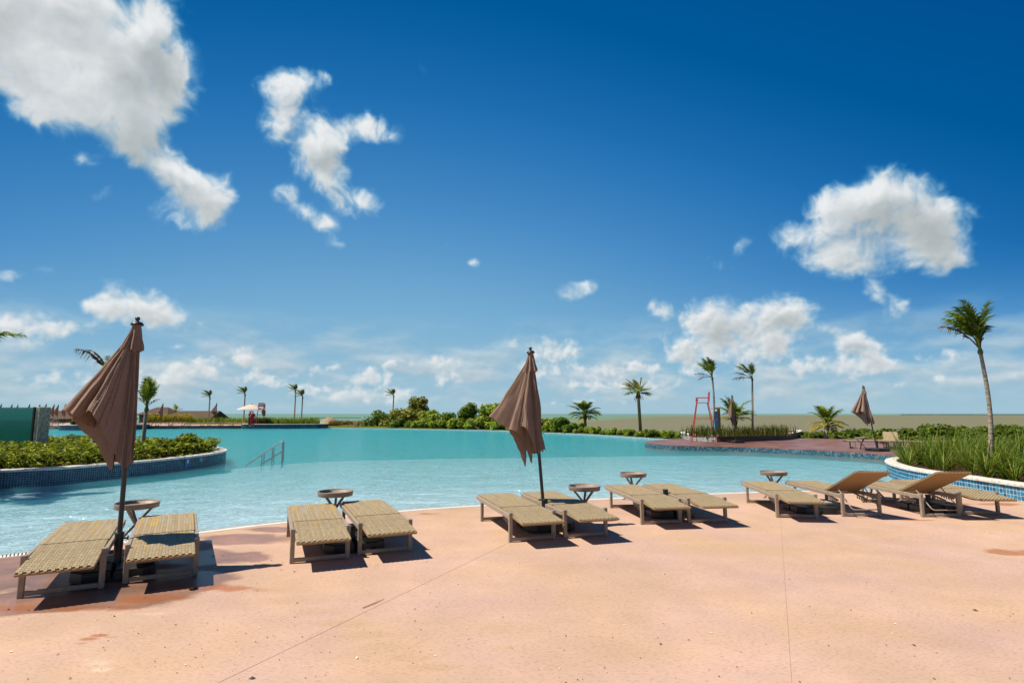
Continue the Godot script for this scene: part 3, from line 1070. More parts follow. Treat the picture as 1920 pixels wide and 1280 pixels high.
	# ground cover in it
	var greens := [Color(0.241, 0.301, 0.034), Color(0.316, 0.376, 0.041), Color(0.150, 0.217, 0.027), Color(0.405, 0.437, 0.060), Color(0.105, 0.166, 0.025)]
	mb = MB.new()
	var inner: PackedVector2Array = pl.inner
	var hz := FastNoiseLite.new()
	hz.frequency = 0.35
	for k in 9500:
		var q := Vector2(rng.randf_range(-27, -9.5), rng.randf_range(-25.5, -11.5))
		if not Geometry2D.is_point_in_polygon(q, inner):
			continue
		var h := 0.16 + 0.36 * (0.5 + 0.5 * hz.get_noise_2d(q.x * 2, q.y * 2)) + rng.randf_range(-0.06, 0.1)
		var base := Vector3(q.x, 0.3 + h, q.y)
		mb.col = hue(greens)
		for j in rng.randi_range(6, 9):
			var a := rng.randf() * TAU
			leaf(mb, base + Vector3(cos(a), 0, sin(a)) * 0.015 - Vector3.UP * rng.randf_range(0, 0.12), Vector3(cos(a), rng.randf_range(0.0, 0.65), sin(a)).normalized(), rng.randf_range(0.1, 0.17), 0.08, 0.15)
	for k in 3600:
		var q := Vector2(rng.randf_range(-27, -9.5), rng.randf_range(-25.5, -10.5))
		if not Geometry2D.is_point_in_polygon(q, inner):
			continue
		mb.col = hue(greens)
		for j in 6:
			var a := rng.randf() * TAU
			leaf(mb, Vector3(q.x, 0.32 + rng.randf_range(0, 0.08), q.y), Vector3(cos(a), rng.randf_range(0.2, 1.3), sin(a)).normalized(), rng.randf_range(0.1, 0.17), 0.075, 0.2)
	tag(part("ground_cover", mb, M.leaf), "glossy yellow green leafy ground cover filling the dark blue mosaic planter", "ground cover", "", "stuff")
	mb = MB.new()
	var sh := thing("leafy_shrub", "taller pale green shrub rising from the ground cover near planter tip", "shrub", D(352, 850, 20.3) * Vector3(1, 0, 1) + Vector3(0, 0.3, 0))
	for k in 70:
		var a := rng.randf() * TAU
		var rr := rng.randf_range(0.05, 0.5)
		var b := Vector3(cos(a) * rr, rng.randf_range(0.25, 0.72) - rr * 0.25, sin(a) * rr)
		mb.col = hue(greens, 0.3)
		for j in 7:
			var e := rng.randf() * TAU
			leaf(mb, b, Vector3(cos(e), rng.randf_range(0.0, 1.0), sin(e)).normalized(), 0.15, 0.07)
	part("foliage", mb, M.leaf, sh)
	mb = MB.new()
	for k in 9:
		var a := TAU * k / 9.0
		mb.rod(Vector3.ZERO, Vector3(cos(a) * 0.3, 0.55, sin(a) * 0.3), 0.012, 0.006, 5)
	part("stem", mb, M.stem, sh)
	# raised tank with a clear wall, behind the ground cover
	var tb := D(64, 846, 20.5)
	var x1 := tb.x
	var tk := thing("glass_tank", "raised swimming tank with clear green wall and pale concrete end", "tank", Vector3(x1, 0.3, -20.5))
	mb = MB.new()
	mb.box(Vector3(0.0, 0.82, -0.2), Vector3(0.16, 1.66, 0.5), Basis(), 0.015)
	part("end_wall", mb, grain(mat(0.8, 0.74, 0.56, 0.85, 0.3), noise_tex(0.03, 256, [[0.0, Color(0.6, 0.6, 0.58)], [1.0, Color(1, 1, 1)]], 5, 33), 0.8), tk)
	mb = MB.new()
	mb.box(Vector3(-6.1, 0.83, 0.02), Vector3(12.0, 1.62, 0.05))
	part("clear_wall", mb, M.glass, tk)
	mb = MB.new()
	mb.box(Vector3(-6.1, 0.6, -0.22), Vector3(12.0, 1.14, 0.38))
	part("water", mb, M.tank, tk)
	mb = MB.new()
	mb.box(Vector3(-6.1, 0.82, -0.47), Vector3(12.0, 1.6, 0.08))
	part("back_wall", mb, mat(0.03, 0.2, 0.17, 0.4), tk)
	mb = MB.new()
	mb.box(Vector3(-0.12, 0.83, 0.03), Vector3(0.06, 1.64, 0.09))
	mb.box(Vector3(-6.1, 0.02, 0.03), Vector3(12.0, 0.06, 0.1))
	part("seal", mb, M.dark, tk)
	# right planter with strap-leaved plants
	var f2 := [[2150, 942], [1960, 914], [1920, 908], [1850, 898], [1780, 888], [1720, 880], [1685, 873], [1666, 867]]
	var o2 := flat_of(f2, 0.34)
	o2.append_array(flat_of([[1659, 862], [1668, 858], [1695, 855]], 0.34))
	o2.append_array(PackedVector2Array([Vector2(16, -20.5), Vector2(22, -19.5), Vector2(30, -14), Vector2(24, -6.5), Vector2(16, -7.5)]))
	var w2 := flat_of(f2, 0.34)
	w2.append_array(flat_of([[1659, 862], [1668, 858]], 0.34))
	w2 = spline(w2, 0.15)
	# outside must lie to the left of the way: check against the camera side
	var tmid := (w2[20] - w2[18]).normalized()
	if Vector2(tmid.y, -tmid.x).dot(-w2[19]) < 0:
		w2.reverse()
	var c2 := [Color(0.012, 0.125, 0.24), Color(0.02, 0.165, 0.3), Color(0.008, 0.085, 0.18), Color(0.035, 0.2, 0.33)]
	var p2 := planter("garden_planter", "curved planter of bright blue mosaic with white coping and strap leaved plants", o2, -0.65, 0.34, 0.3, w2, 0.085, c2, mat(0.62, 0.68, 0.68, 0.7, 0.3))
	w2 = p2.way
	var s4 := on_wall(w2, 1740)
	var sg4 := thing("wall_plaque", "light blue plaque with white emblem on the bright blue mosaic planter", "plaque", Vector3(s4[0].x, 0.17, s4[0].y) + Vector3(s4[1].x, 0, s4[1].y) * 0.026, atan2(s4[1].x, s4[1].y))
	mb = MB.new()
	mb.box(Vector3(0, 0, -0.012), Vector3(0.34, 0.22, 0.02), Basis(), 0.004)
	part("panel", mb, mat(0.06, 0.36, 0.52, 0.35), sg4)
	mb = MB.new()
	mb.tube(PackedVector3Array([Vector3(-0.02, 0.0, -0.01), Vector3(-0.02, 0.0, 0.004)]), PackedFloat32Array([0.045]), 14)
	part("emblem", mb, M.white, sg4)
	var protos := []
	var gg := [Color(0.095, 0.151, 0.019), Color(0.134, 0.202, 0.022), Color(0.067, 0.112, 0.016), Color(0.202, 0.269, 0.034)]
	for variant in 6:
		mb = MB.new()
		for k in 40:
			var a := rng.randf() * TAU
			var up := rng.randf_range(0.9, 4.5)
			mb.col = hue(gg, 0.35)
			if rng.randf() < 0.09:
				mb.col = Color(0.24, 0.17, 0.07)
			blade(mb, Vector3(cos(a), 0, sin(a)) * 0.05, Vector3(cos(a), up, sin(a)).normalized(), rng.randf_range(0.5, 1.0), rng.randf_range(0.016, 0.03), rng.randf_range(0.4, 2.2), 6)
		protos.append(mb.mesh())
	var n := 0
	var in2: PackedVector2Array = p2.inner
	var spots := []
	for k in 3000:
		var q := Vector2(rng.randf_range(10.8, 20), rng.randf_range(-20, -8.6))
		if not Geometry2D.is_point_in_polygon(q, in2) or not Geometry2D.is_point_in_polygon(q, Geometry2D.offset_polygon(in2, -0.12)[0]):
			continue
		if pixel_x(Vector3(q.x, 0.5, q.y)) > 2250:
			continue
		var ok := true
		for s in spots:
			if q.distance_to(s) < 0.36:
				ok = false
				break
		if not ok:
			continue
		spots.append(q)
		var root := thing("strap_leaf_plant", "clump of arching strap leaves growing in the bright blue mosaic planter", "plant", Vector3(q.x, 0.26, q.y), rng.randf() * TAU, "strap leaved clumps in the bright blue planter")
		put("foliage", protos[n % 6], M.leaf, root)
		root.scale = Vector3.ONE * rng.randf_range(0.85, 1.3)
		n += 1

# ---------------------------------------------------------------- palms, trees, hedges
func frond_mesh(dir: Vector3, len: float, wind: Vector3, droop: float, pairs: int, llen: float, cols: Array, dead := false) -> Mesh:
	var mb := MB.new()
	var pts := PackedVector3Array([Vector3.ZERO])
	var d := dir.normalized()
	var dirs := [d]
	var N := 10
	for k in N:
		var f := (k + 1.0) / N
		d = (d + (wind * 0.9 + Vector3.DOWN * droop) * f * 0.24).normalized()
		pts.append(pts[k] + d * len / N)
		dirs.append(d)
	mb.col = hue(cols, 0.15) * Color(1.2, 1.05, 0.8)
	var rad := PackedFloat32Array()
	for k in N + 1:
		rad.append(0.016 * len * (1.05 - float(k) / N) + 0.002)
	mb.tube(pts, rad, 5, false)
	for k in pairs:
		var f := 0.26 + 0.74 * (k + rng.randf() * 0.6) / pairs
		var g := f * N
		var i := mini(int(g), N - 1)
		var p := pts[i].lerp(pts[i + 1], g - i)
		var t: Vector3 = dirs[i]
		var s := t.cross(Vector3.UP)
		if s.length_squared() < 0.02:
			s = t.cross(Vector3.BACK)
		s = s.normalized()
		var L := llen * (0.35 + 0.9 * sin(PI * clampf(f * 0.9 + 0.08, 0, 1))) * rng.randf_range(0.8, 1.1)
		for sg in [-1.0, 1.0]:
			if dead and rng.randf() < 0.45:
				continue
			mb.col = hue(cols, 0.3)
			var dd: Vector3 = (s * sg * (0.75 if not dead else 0.3) + t * 0.75 + Vector3.UP * rng.randf_range(-0.1, 0.3) + wind * 0.75 * rng.randf_range(0.6, 1.2)).normalized()
			var w := L * 0.14
			var nrm := dd.cross(t).normalized()
			var wv := dd.cross(nrm).normalized() * w
			var m := p + dd * L * 0.5
			var tip := p + (dd + Vector3.DOWN * (0.35 if not dead else 0.9)).normalized() * L
			mb.quad(p - wv * 0.5, p + wv * 0.5, m + wv * 0.5, m - wv * 0.5)
			mb.tri(m - wv * 0.5, m + wv * 0.5, tip)
	return mb.mesh()
var palm_green := [Color(0.132, 0.204, 0.026), Color(0.180, 0.252, 0.031), Color(0.090, 0.156, 0.024), Color(0.240, 0.288, 0.042)]
var palm_dark := [Color(0.06, 0.105, 0.02), Color(0.085, 0.135, 0.024), Color(0.045, 0.08, 0.016)]
var palm_yellow := [Color(0.345, 0.310, 0.046), Color(0.414, 0.276, 0.052), Color(0.253, 0.276, 0.046)]
var palm_dead := [Color(0.17, 0.11, 0.065), Color(0.22, 0.15, 0.09), Color(0.1, 0.07, 0.05)]
func palm(label: String, base: Vector3, top: Vector3, r0: float, r1: float, fronds: Array, bulge := Vector3.ZERO, group := "") -> Node3D:
	# fronds: [heading in degrees (0 right, 90 towards the viewer), rise in degrees, length, kind, wind strength, droop]
	var t := thing("palm_tree", label, "palm tree", base, 0.0, group)
	var mb := MB.new()
	var pts := PackedVector3Array()
	var rad := PackedFloat32Array()
	var N := 26
	var h := top - base
	for k in N + 1:
		var f := float(k) / N
		pts.append(h * f + bulge * sin(PI * f))
		var r := lerpf(r0, r1, f) * (1.0 + 0.45 * exp(-f * 14.0)) * (1.0 + 0.06 * (k % 2))
		rad.append(r)
	mb.tube(pts, rad, 12)
	part("trunk", mb, M.bark, t)
	mb = MB.new()      # leaf bases
	mb.col = Color(0.14, 0.16, 0.05)
	mb.tube(PackedVector3Array([h - Vector3.UP * r1 * 1.5, h, h + Vector3.UP * r1 * 3.5]), PackedFloat32Array([r1 * 1.15, r1 * 1.6, r1 * 0.6]), 8)
	part("crown_base", mb, M.leaf, t)
	for f in fronds:
		var a := deg_to_rad(f[0])
		var e := deg_to_rad(f[1])
		var cols: Array = [palm_green, palm_yellow, palm_dead, palm_dark][f[3]]
		var o := put("frond", frond_mesh(Vector3(cos(a) * cos(e), sin(e), sin(a) * cos(e)), f[2], Vector3(-1, 0.05, 0.1) * f[4], f[5], int(clampf(f[2] * 15.0, 9, 26)), f[2] * 0.26, cols, f[3] == 2), M.leaf, t)
		o.position = h + Vector3.UP * r1 * 2.0
	return t
func crown(n: int, L: float, e0: float, e1: float, wind: float, droop: float, kinds: Array) -> Array:
	var out := []
	for k in n:
		out.append([360.0 * k / n + rng.randf_range(-14, 14), rng.randf_range(e0, e1), L * rng.randf_range(0.82, 1.1), kinds[rng.randi() % kinds.size()], wind * rng.randf_range(0.7, 1.2), droop * rng.randf_range(0.8, 1.2)])
	return out
func bush(called: String, label: String, category: String, px: float, top_y: float, half_px: float, depth: float, base_y: float, cols: Array, leaf_size: float, group: String, lumps := 9, trunk_h := 0.25) -> Node3D:
	var topp := D(px, top_y, depth)
	var at := Vector3(topp.x, base_y, topp.z)
	var H := topp.y - base_y
	var R := half_px * depth / F
	var t := thing(called, label, category, at, 0.0, group)
	var mb := MB.new()
	var stems := MB.new()
	for k in lumps:
		var a := rng.randf() * TAU
		var rr := sqrt(rng.randf()) * R * 0.72
		var cy := H * rng.randf_range(0.35, 0.98) * (1.0 - 0.3 * rr / R)
		if k == 0:
			rr = 0.0
			cy = H * 0.72
		if k < 4:
			cy = H * rng.randf_range(0.15, 0.35)
			rr = R * 0.6
			a = k * TAU / 3.0 + 0.5
		if k == 0:
			cy = H * 0.74
			rr = 0.0
		var lr := minf(R * rng.randf_range(0.36, 0.54), H * 0.4)
		var ce := Vector3(cos(a) * rr, minf(cy, H - lr * 0.92), sin(a) * rr)
		stems.rod(Vector3(ce.x * 0.15, -0.1, ce.z * 0.15), ce, 0.05 + R * 0.018, 0.025, 6)
		var n := int(clampf(lr * lr * 26.0 / (leaf_size * leaf_size) * 0.8, 160, 1100))
		var tone := rng.randf_range(0.8, 1.2)
		for j in n:
			var u := Vector3(rng.randfn(), rng.randfn() * 0.9, rng.randfn()).normalized()
			var p := ce + u * lr * Vector3(1, 0.85, 1) * pow(rng.randf(), 0.3) * rng.randf_range(0.88, 1.08)
			if p.y < 0.02:
				p.y = rng.randf() * 0.3
			mb.col = hue(cols, 0.22) * tone
			leaf_facing(mb, p, (u * 0.75 + Vector3.UP * 0.45 + Vector3(rng.randfn(), rng.randfn(), rng.randfn()) * 0.42).normalized(), leaf_size * rng.randf_range(0.8, 1.4), leaf_size * 0.7)
	part("crown", mb, M.leaf, t)
	part("trunk", stems, M.stem, t)
	return t
func hedge(called: String, label: String, a: Vector3, b: Vector3, h: float, w: float, cols: Array, grassy: bool, per_m: float, category := "hedge") -> void:
	var mb := MB.new()
	var L := a.distance_to(b)
	var along := (b - a) / L
	var o := along.cross(Vector3.UP)
	for k in int(L * per_m):
		var p := along * rng.randf() * L + o * rng.randf_range(-0.5, 0.5) * w
		mb.col = hue(cols, 0.3)
		if grassy:
			blade(mb, p, Vector3(rng.randfn() * 0.25 - 0.12, 1, rng.randfn() * 0.25).normalized(), h * rng.randf_range(0.6, 1.15), h * 0.07, 0.5, 3)
		else:
			p.y = h * sqrt(rng.randf()) * rng.randf_range(0.7, 1.05)
			leaf(mb, p, Vector3(rng.randfn(), rng.randfn() + 0.5, rng.randfn()).normalized(), 0.2 * rng.randf_range(0.7, 1.3), 0.13, 0.2)
	var t := thing(called, label, category, a)
	part("foliage", mb, M.leaf, t)

# ---------------------------------------------------------------- loungers, parasols, tables
func weave(mb: MB, hw: float, z0: float, z1: float, y0: float, y1: float, stripes: float) -> void:
	var nx := int(round(hw * 2.0 / 0.029))
	var nzz := int(round((z1 - z0) / 0.029))
	var cx := hw * 2.0 / nx
	var cz := (z1 - z0) / nzz
	var straw := [Color(0.35, 0.275, 0.165), Color(0.315, 0.25, 0.15), Color(0.38, 0.3, 0.185), Color(0.285, 0.22, 0.125)]
	var ln := []
	for i in nx:
		var r := rng.randf()
		ln.append(Color(0.44, 0.29, 0.075) if r < stripes else (Color(0.31, 0.285, 0.24) if r < stripes * 2.2 else straw[rng.randi() % 4]))
	for j in nzz:
		var across: Color = straw[rng.randi() % 4]
		for i in nx:
			var x := -hw + (i + 0.5) * cx
			var z := z0 + (j + 0.5) * cz
			var y := lerpf(y0, y1, (z - z0) / (z1 - z0))
			var f := rng.randf_range(0.9, 1.1)
			if (i + j) % 2 == 0:
				var worn: Color = ln[i] if sin(j * 0.13 + i) > -0.3 and j < nzz * 0.62 else straw[(i * 7) % 4]
				mb.col = worn * f
				var h := cz * 0.92
				for s in [[-h, 0.0, -h * 0.4, 0.009], [-h * 0.4, 0.009, h * 0.4, 0.009], [h * 0.4, 0.009, h, 0.0]]:
					mb.quad(Vector3(x - cx * 0.47, y + s[1], z + s[0]), Vector3(x - cx * 0.47, y + s[3], z + s[2]), Vector3(x + cx * 0.47, y + s[3], z + s[2]), Vector3(x + cx * 0.47, y + s[1], z + s[0]))
			else:
				mb.col = across * f * 0.9
				var h := cx * 0.72
				for s in [[-h, 0.0, -h * 0.4, 0.009], [-h * 0.4, 0.009, h * 0.4, 0.009], [h * 0.4, 0.009, h, 0.0]]:
					mb.quad(Vector3(x + s[0], y + s[1], z + cz * 0.38), Vector3(x + s[2], y + s[3], z + cz * 0.38), Vector3(x + s[2], y + s[3], z - cz * 0.38), Vector3(x + s[0], y + s[1], z - cz * 0.38))
func make_lounger(raised: bool, stripes: float, label: String, group: String) -> Node3D:
	var t := thing("sun_lounger", label, "sun lounger", Vector3.ZERO, 0.0, group)
	var HZ := -0.53
	for s in [-1.0, 1.0]:
		var mb := MB.new()
		mb.box(Vector3(0.3135 * s, 0.327, -0.955), Vector3(0.038, 0.062, 1.87), Basis(), 0.006)
		part("side_rail", mb, M.frame, t)
		mb = MB.new()
		mb.box(Vector3(0.309 * s, 0.1925, 0.005), Vector3(0.05, 0.385, 0.048), Basis(), 0.005)
		part("leg", mb, M.frame, t)
		mb = MB.new()
		mb.box(Vector3(0.309 * s, 0.148, -1.569), Vector3(0.046, 0.296, 0.046), Basis(), 0.005)
		part("leg", mb, M.frame, t)
		# notched rack for the backrest
		mb = MB.new()
		mb.box(Vector3(0.262 * s, 0.27, -0.4), Vector3(0.012, 0.03, 0.42), Basis(Vector3.RIGHT, 0.18))
		for k in 5:
			mb.box(Vector3(0.262 * s, 0.242 + k * 0.004 - 0.012 * k, -0.5 + k * 0.06), Vector3(0.014, 0.045, 0.016), Basis(Vector3.RIGHT, -0.5))
		part("notched_rack", mb, M.frame, t)
	for z in [0.005, -1.569]:
		var mb := MB.new()
		mb.box(Vector3(0, 0.034, z), Vector3(0.568, 0.044, 0.036), Basis(), 0.005)
		part("ground_bar", mb, M.frame, t)
	for z in [-1.84, -1.2, -0.6]:
		var mb := MB.new()
		mb.box(Vector3(0, 0.312, z), Vector3(0.589, 0.03, 0.03))
		part("cross_bar", mb, M.frame, t)
	var mb := MB.new()
	mb.box(Vector3(0, 0.352, (HZ - 1.905) * 0.5), Vector3(0.592, 0.026, HZ + 1.905 - 0.012), Basis(), 0.008)
	var seat := part("seat", mb, M.under, t)
	mb = MB.new()
	weave(mb, 0.293, -1.9, HZ - 0.01, 0.366, 0.366, stripes)
	part("weave", mb, M.weave, seat).set_meta("kind", "stuff")
	# backrest about its hinge
	var b := Node3D.new()
	b.name = "backrest"
	t.add_child(b)
	b.position = Vector3(0, 0.366, HZ)
	b.rotation.x = -0.42 if raised else 0.052
	mb = MB.new()
	mb.box(Vector3(0, -0.015, 0.5), Vector3(0.578, 0.028, 0.99), Basis(), 0.009)
	part("panel", mb, M.under, b)
	mb = MB.new()
	weave(mb, 0.286, 0.008, 0.99, 0.0, 0.0, stripes * 0.4)
	part("weave", mb, M.weave, b).set_meta("kind", "stuff")
	mb = MB.new()
	mb.rod(Vector3(-0.29, 0.372, HZ - 0.004), Vector3(0.29, 0.372, HZ - 0.004), 0.005, 0.005, 6)
	part("hinge_cord", mb, M.cord, t)
	# bent support rod under the backrest
	mb = MB.new()
	var pv := Vector3(0, 0.366, HZ) + Basis(Vector3.RIGHT, b.rotation.x) * Vector3(0, -0.04, 0.28 if raised else 0.4)
	for s in [-1.0, 1.0]:
		var hook := PackedVector3Array()
		for k in 7:
			var a := -0.6 + k * 0.62
			hook.append(pv + Vector3(0.235 * s, sin(a) * 0.03 + 0.01, cos(a) * 0.03))
		mb.tube(hook, PackedFloat32Array([0.0075]), 6)
	if raised:
		var e := Vector3(0, 0.13, 0.13)
		for s in [-1.0, 1.0]:
			mb.tube(PackedVector3Array([pv + Vector3(0.235 * s, -0.005, 0.02), Vector3(0.235 * s, 0.2, 0.06), Vector3(0.22 * s, 0.15, 0.1), Vector3(0.19 * s, 0.13, 0.125)]), PackedFloat32Array([0.009]), 7)
		mb.rod(Vector3(-0.19, 0.13, 0.125), Vector3(0.19, 0.13, 0.125), 0.009, 0.009, 7)
		part("support_rod", mb, M.frame, t)
	else:
		mb.tube(PackedVector3Array([pv + Vector3(-0.235, 0, 0), pv + Vector3(-0.23, -0.03, 0.28), pv + Vector3(-0.18, -0.035, 0.34), pv + Vector3(0.18, -0.035, 0.34), pv + Vector3(0.23, -0.03, 0.28), pv + Vector3(0.235, 0, 0)]), PackedFloat32Array([0.008]), 6)
		part("support_rod", mb, M.frame, t)
	return t
func make_table(label: String, at: Vector3, turn: float) -> Node3D:
	var t := thing("side_table", label, "side table", at, turn)
	var mb := MB.new()
	mb.lathe(Vector3(0, 0.475, 0), [[0.0, 0.0], [0.2, -0.002], [0.235, -0.012], [0.255, -0.01], [0.264, 0.057], [0.257, 0.061], [0.249, 0.057], [0.243, 0.012], [0.0, 0.012]], 36)
	part("tray", mb, M.tray, t)
	for k in 3:
		var a := TAU * k / 3.0
		var d := Vector3(cos(a), 0, sin(a))
		mb = MB.new()
		var p := d * 0.19 + Vector3.UP * 0.474
		var q := d * -0.21
		var s := d.cross(Vector3.UP) * 0.012 * (k - 1)
		var y := (p - q).normalized()
		var x := d.cross(Vector3.UP)
		mb.box((p + q) * 0.5 + s, Vector3(0.034, (p - q).length(), 0.03), Basis(x, y, x.cross(y)), 0.004)
		mb.box(q + s + Vector3.UP * 0.008, Vector3(0.04, 0.016, 0.04), Basis(), 0.003)
		part("leg", mb, M.tray, t)
	return t
func make_base(label: String, at: Vector3, turn: float, slab: int, sh := 0.427) -> Node3D:
	var t := thing("parasol_base", label, "parasol base", at, turn)
	for k in 4:
		var mb := MB.new()
		var c := 0.11
		var poly := PackedVector2Array()
		for q in [Vector2(0.02, 0.02), Vector2(0.37, 0.02), Vector2(0.37, 0.37 - c), Vector2(0.37 - c, 0.37), Vector2(0.02, 0.37)]:
			poly.append(q.rotated(k * PI / 2))
		mb.prism(poly, 0.012, 0.105, false, true)
		var small := Geometry2D.offset_polygon(poly, -0.014)[0] as PackedVector2Array
		mb.prism(small, 0.1, 0.119, true, true)
		for j in 5:     # sloping shoulder between side and top
			var a := poly[j]
			var b := poly[(j + 1) % 5]
			var n := Vector2((b - a).y, -(b - a).x).normalized()
			var ce := (poly[0] + poly[2] + poly[3]) / 3.0
			if n.dot(a - ce) > 0: n = -n
			mb.quad_out(Vector3(a.x, 0.105, a.y), Vector3(b.x, 0.105, b.y), Vector3(b.x + n.x * 0.014, 0.119, b.y + n.y * 0.014), Vector3(a.x + n.x * 0.014, 0.119, a.y + n.y * 0.014), Vector3(ce.x, 0, ce.y))
		part("weight", mb, M.black, t)
	var mb := MB.new()
	mb.box(Vector3(0, 0.01, 0), Vector3(0.72, 0.014, 0.03))
	mb.box(Vector3(0, 0.0101, 0), Vector3(0.03, 0.0138, 0.72))
	part("cross_frame", mb, M.black, t)
	mb = MB.new()
	mb.lathe(Vector3.ZERO, [[0.06, 0.1], [0.06, 0.125], [0.042, 0.14], [0.042, sh - 0.027], [0.046, sh - 0.027], [0.046, sh - 0.002], [0.034, sh], [0.0, sh]], 16)
	mb.box(Vector3(0.05, sh - 0.067, 0), Vector3(0.05, 0.016, 0.016))
	mb.box(Vector3(0.08, sh - 0.067, 0), Vector3(0.014, 0.05, 0.016), Basis(), 0.003)
	part("stem", mb, M.black, t)
	if slab > 0:
		mb = MB.new()
		mb.box(Vector3(0.27, 0.148, 0.16 if slab == 1 else 0.05), Vector3(0.2, 0.05, 0.2), Basis(Vector3.UP, 0.15), 0.01)
		part("concrete_slab", mb, M.slab, t)
	return t
func canopy(loop: Array, apex: Vector3, rows_n: int, per: int, ripple: float, sd: int) -> Mesh:
	var N := loop.size()
	var curve := PackedVector3Array()
	for k in N:
		var a: Vector3 = loop[(k - 1 + N) % N]
		var b: Vector3 = loop[k]
		var c: Vector3 = loop[(k + 1) % N]
		var d: Vector3 = loop[(k + 2) % N]
		for j in per:
			curve.append(b.cubic_interpolate(c, a, d, float(j) / per))
	var nz := FastNoiseLite.new()
	nz.seed = sd
	nz.frequency = 1.6
	nz.fractal_octaves = 3
	var rows := []
	for r in rows_n:
		var f := 0.02 + 0.98 * float(r) / (rows_n - 1)
		var row := PackedVector3Array()
		for k in curve.size():
			var q := curve[k]
			var side := Vector3(q.x, 0, q.z)
			var open := pow(f, 1.12)
			var p := apex + Vector3(q.x * open, q.y * f, q.z * open)
			var out := side.normalized()
			p += out * (0.026 * (1.0 - f) + 0.012)
			var nn := nz.get_noise_3d(q.x * 2.2 + 7, f * 1.1, q.z * 2.2)
			var fold := nz.get_noise_2d(k * 0.36 * 8.0 / per, 3.0) * 0.6 + nz.get_noise_2d(k * 0.9 * 8.0 / per, f * 0.5 + 9.0) * 0.35
			p += (out + Vector3(0.2, 0, 0.4)) * (nn * ripple * f + fold * ripple * 0.75 * sqrt(f))
			row.append(p)
		rows.append(row)
	var mb := MB.new()
	mb.grid(rows, true, false)
	return mb.mesh()
var loop_a := [Vector3(0.060, -1.500, 0.040), Vector3(0.050, -1.460, 0.110), Vector3(-0.010, -1.530, 0.140), Vector3(-0.080, -1.400, 0.170), Vector3(-0.179, -1.200, 0.220), Vector3(-0.256, -1.050, 0.280), Vector3(-0.310, -0.950, 0.290), Vector3(-0.357, -0.910, 0.220), Vector3(-0.349, -0.960, 0.120), Vector3(-0.318, -1.040, 0.020), Vector3(-0.310, -1.100, -0.050), Vector3(-0.357, -1.070, -0.020),
	Vector3(-0.411, -1.000, 0.090), Vector3(-0.465, -0.960, 0.130), Vector3(-0.512, -0.930, 0.060), Vector3(-0.504, -0.980, -0.050), Vector3(-0.419, -1.100, -0.130), Vector3(-0.264, -1.300, -0.090), Vector3(-0.120, -1.580, -0.020), Vector3(-0.264, -1.260, -0.150), Vector3(-0.458, -1.030, -0.140), Vector3(-0.558, -0.930, -0.090), Vector3(-0.604, -0.900, -0.160), Vector3(-0.566, -0.920, -0.270), Vector3(-0.357, -1.120, -0.250), Vector3(-0.155, -1.380, -0.150), Vector3(-0.040, -1.500, -0.090), Vector3(0.020, -1.430, -0.130), Vector3(0.060, -1.500, -0.050), Vector3(0.080, -1.460, 0.000)]
var loop_c := [Vector3(0.07, -1.45, 0.05), Vector3(0.05, -1.4, 0.14), Vector3(-0.03, -1.5, 0.15), Vector3(-0.09, -1.3, 0.2), Vector3(-0.16, -1.1, 0.27), Vector3(-0.25, -1.06, 0.25), Vector3(-0.22, -1.2, 0.15), Vector3(-0.1, -1.64, 0.09), Vector3(-0.2, -1.36, 0.12), Vector3(-0.33, -1.14, 0.19), Vector3(-0.42, -1.1, 0.13), Vector3(-0.36, -1.22, 0.04), Vector3(-0.2, -1.68, 0.0),
	Vector3(-0.34, -1.28, -0.04), Vector3(-0.52, -1.02, -0.08), Vector3(-0.7, -0.88, -0.12), Vector3(-0.62, -0.92, -0.24), Vector3(-0.34, -1.2, -0.18), Vector3(-0.08, -1.5, -0.1), Vector3(0.0, -1.4, -0.15), Vector3(0.05, -1.48, -0.07), Vector3(0.08, -1.44, 0.0)]
func make_parasol(label: String, at: Vector3, turn: float, tilt: float, H: float, loop: Array, sd: int, rows_n := 30, per := 8, group := "") -> Node3D:
	var t := thing("folded_parasol", label, "parasol", at, turn, group)
	t.rotation.z = tilt
	var mb := MB.new()
	mb.rod(Vector3(0, 0.1, 0), Vector3(0, H - 0.06, 0), 0.025, 0.024, 12)
	part("pole", mb, M.pole, t)
	put("canopy", canopy(loop, Vector3(0, H - 0.12, 0), rows_n, per, 0.05, sd), M.cloth, t)
	# small vent cap over the canopy
	var vent := []
	for k in 16:
		var a := TAU * k / 16.0
		var r := (0.105 if k % 2 == 0 else 0.055)
		vent.append(Vector3(cos(a) * r - 0.03, -0.3 - (0.03 if k % 2 == 1 else 0.0), sin(a) * r))
	put("vent_cap", canopy(vent, Vector3(0, H - 0.05, 0), 10, 4, 0.012, sd + 1), M.cloth, t)
	mb = MB.new()
	mb.lathe(Vector3(0, H - 0.07, 0), [[0.064, 0.0], [0.066, 0.014], [0.05, 0.034], [0.022, 0.045], [0.014, 0.055], [0.024, 0.066], [0.027, 0.08], [0.02, 0.094], [0.0, 0.1]], 16)
	part("finial", mb, M.black, t)
	mb = MB.new()
	mb.lathe(Vector3(0, H - 1.0, 0), [[0.022, 0.0], [0.036, 0.01], [0.036, 0.07], [0.022, 0.08]], 12)
	part("runner", mb, M.pole, t)
	for k in 8:
		var q: Vector3 = loop[int(k * loop.size() / 8.0)] * 0.82
		mb = MB.new()
		mb.rod(Vector3(0, H - 0.13, 0) + Vector3(q.x, 0, q.z).normalized() * 0.02, Vector3(q.x * 0.16, H - 0.12 + maxf(q.y, -1.15), q.z * 0.16), 0.006, 0.005, 5)
		part("rib", mb, M.pole, t)
	return t
var lounger_flat: Node3D
var lounger_up: Node3D
var table0: Node3D
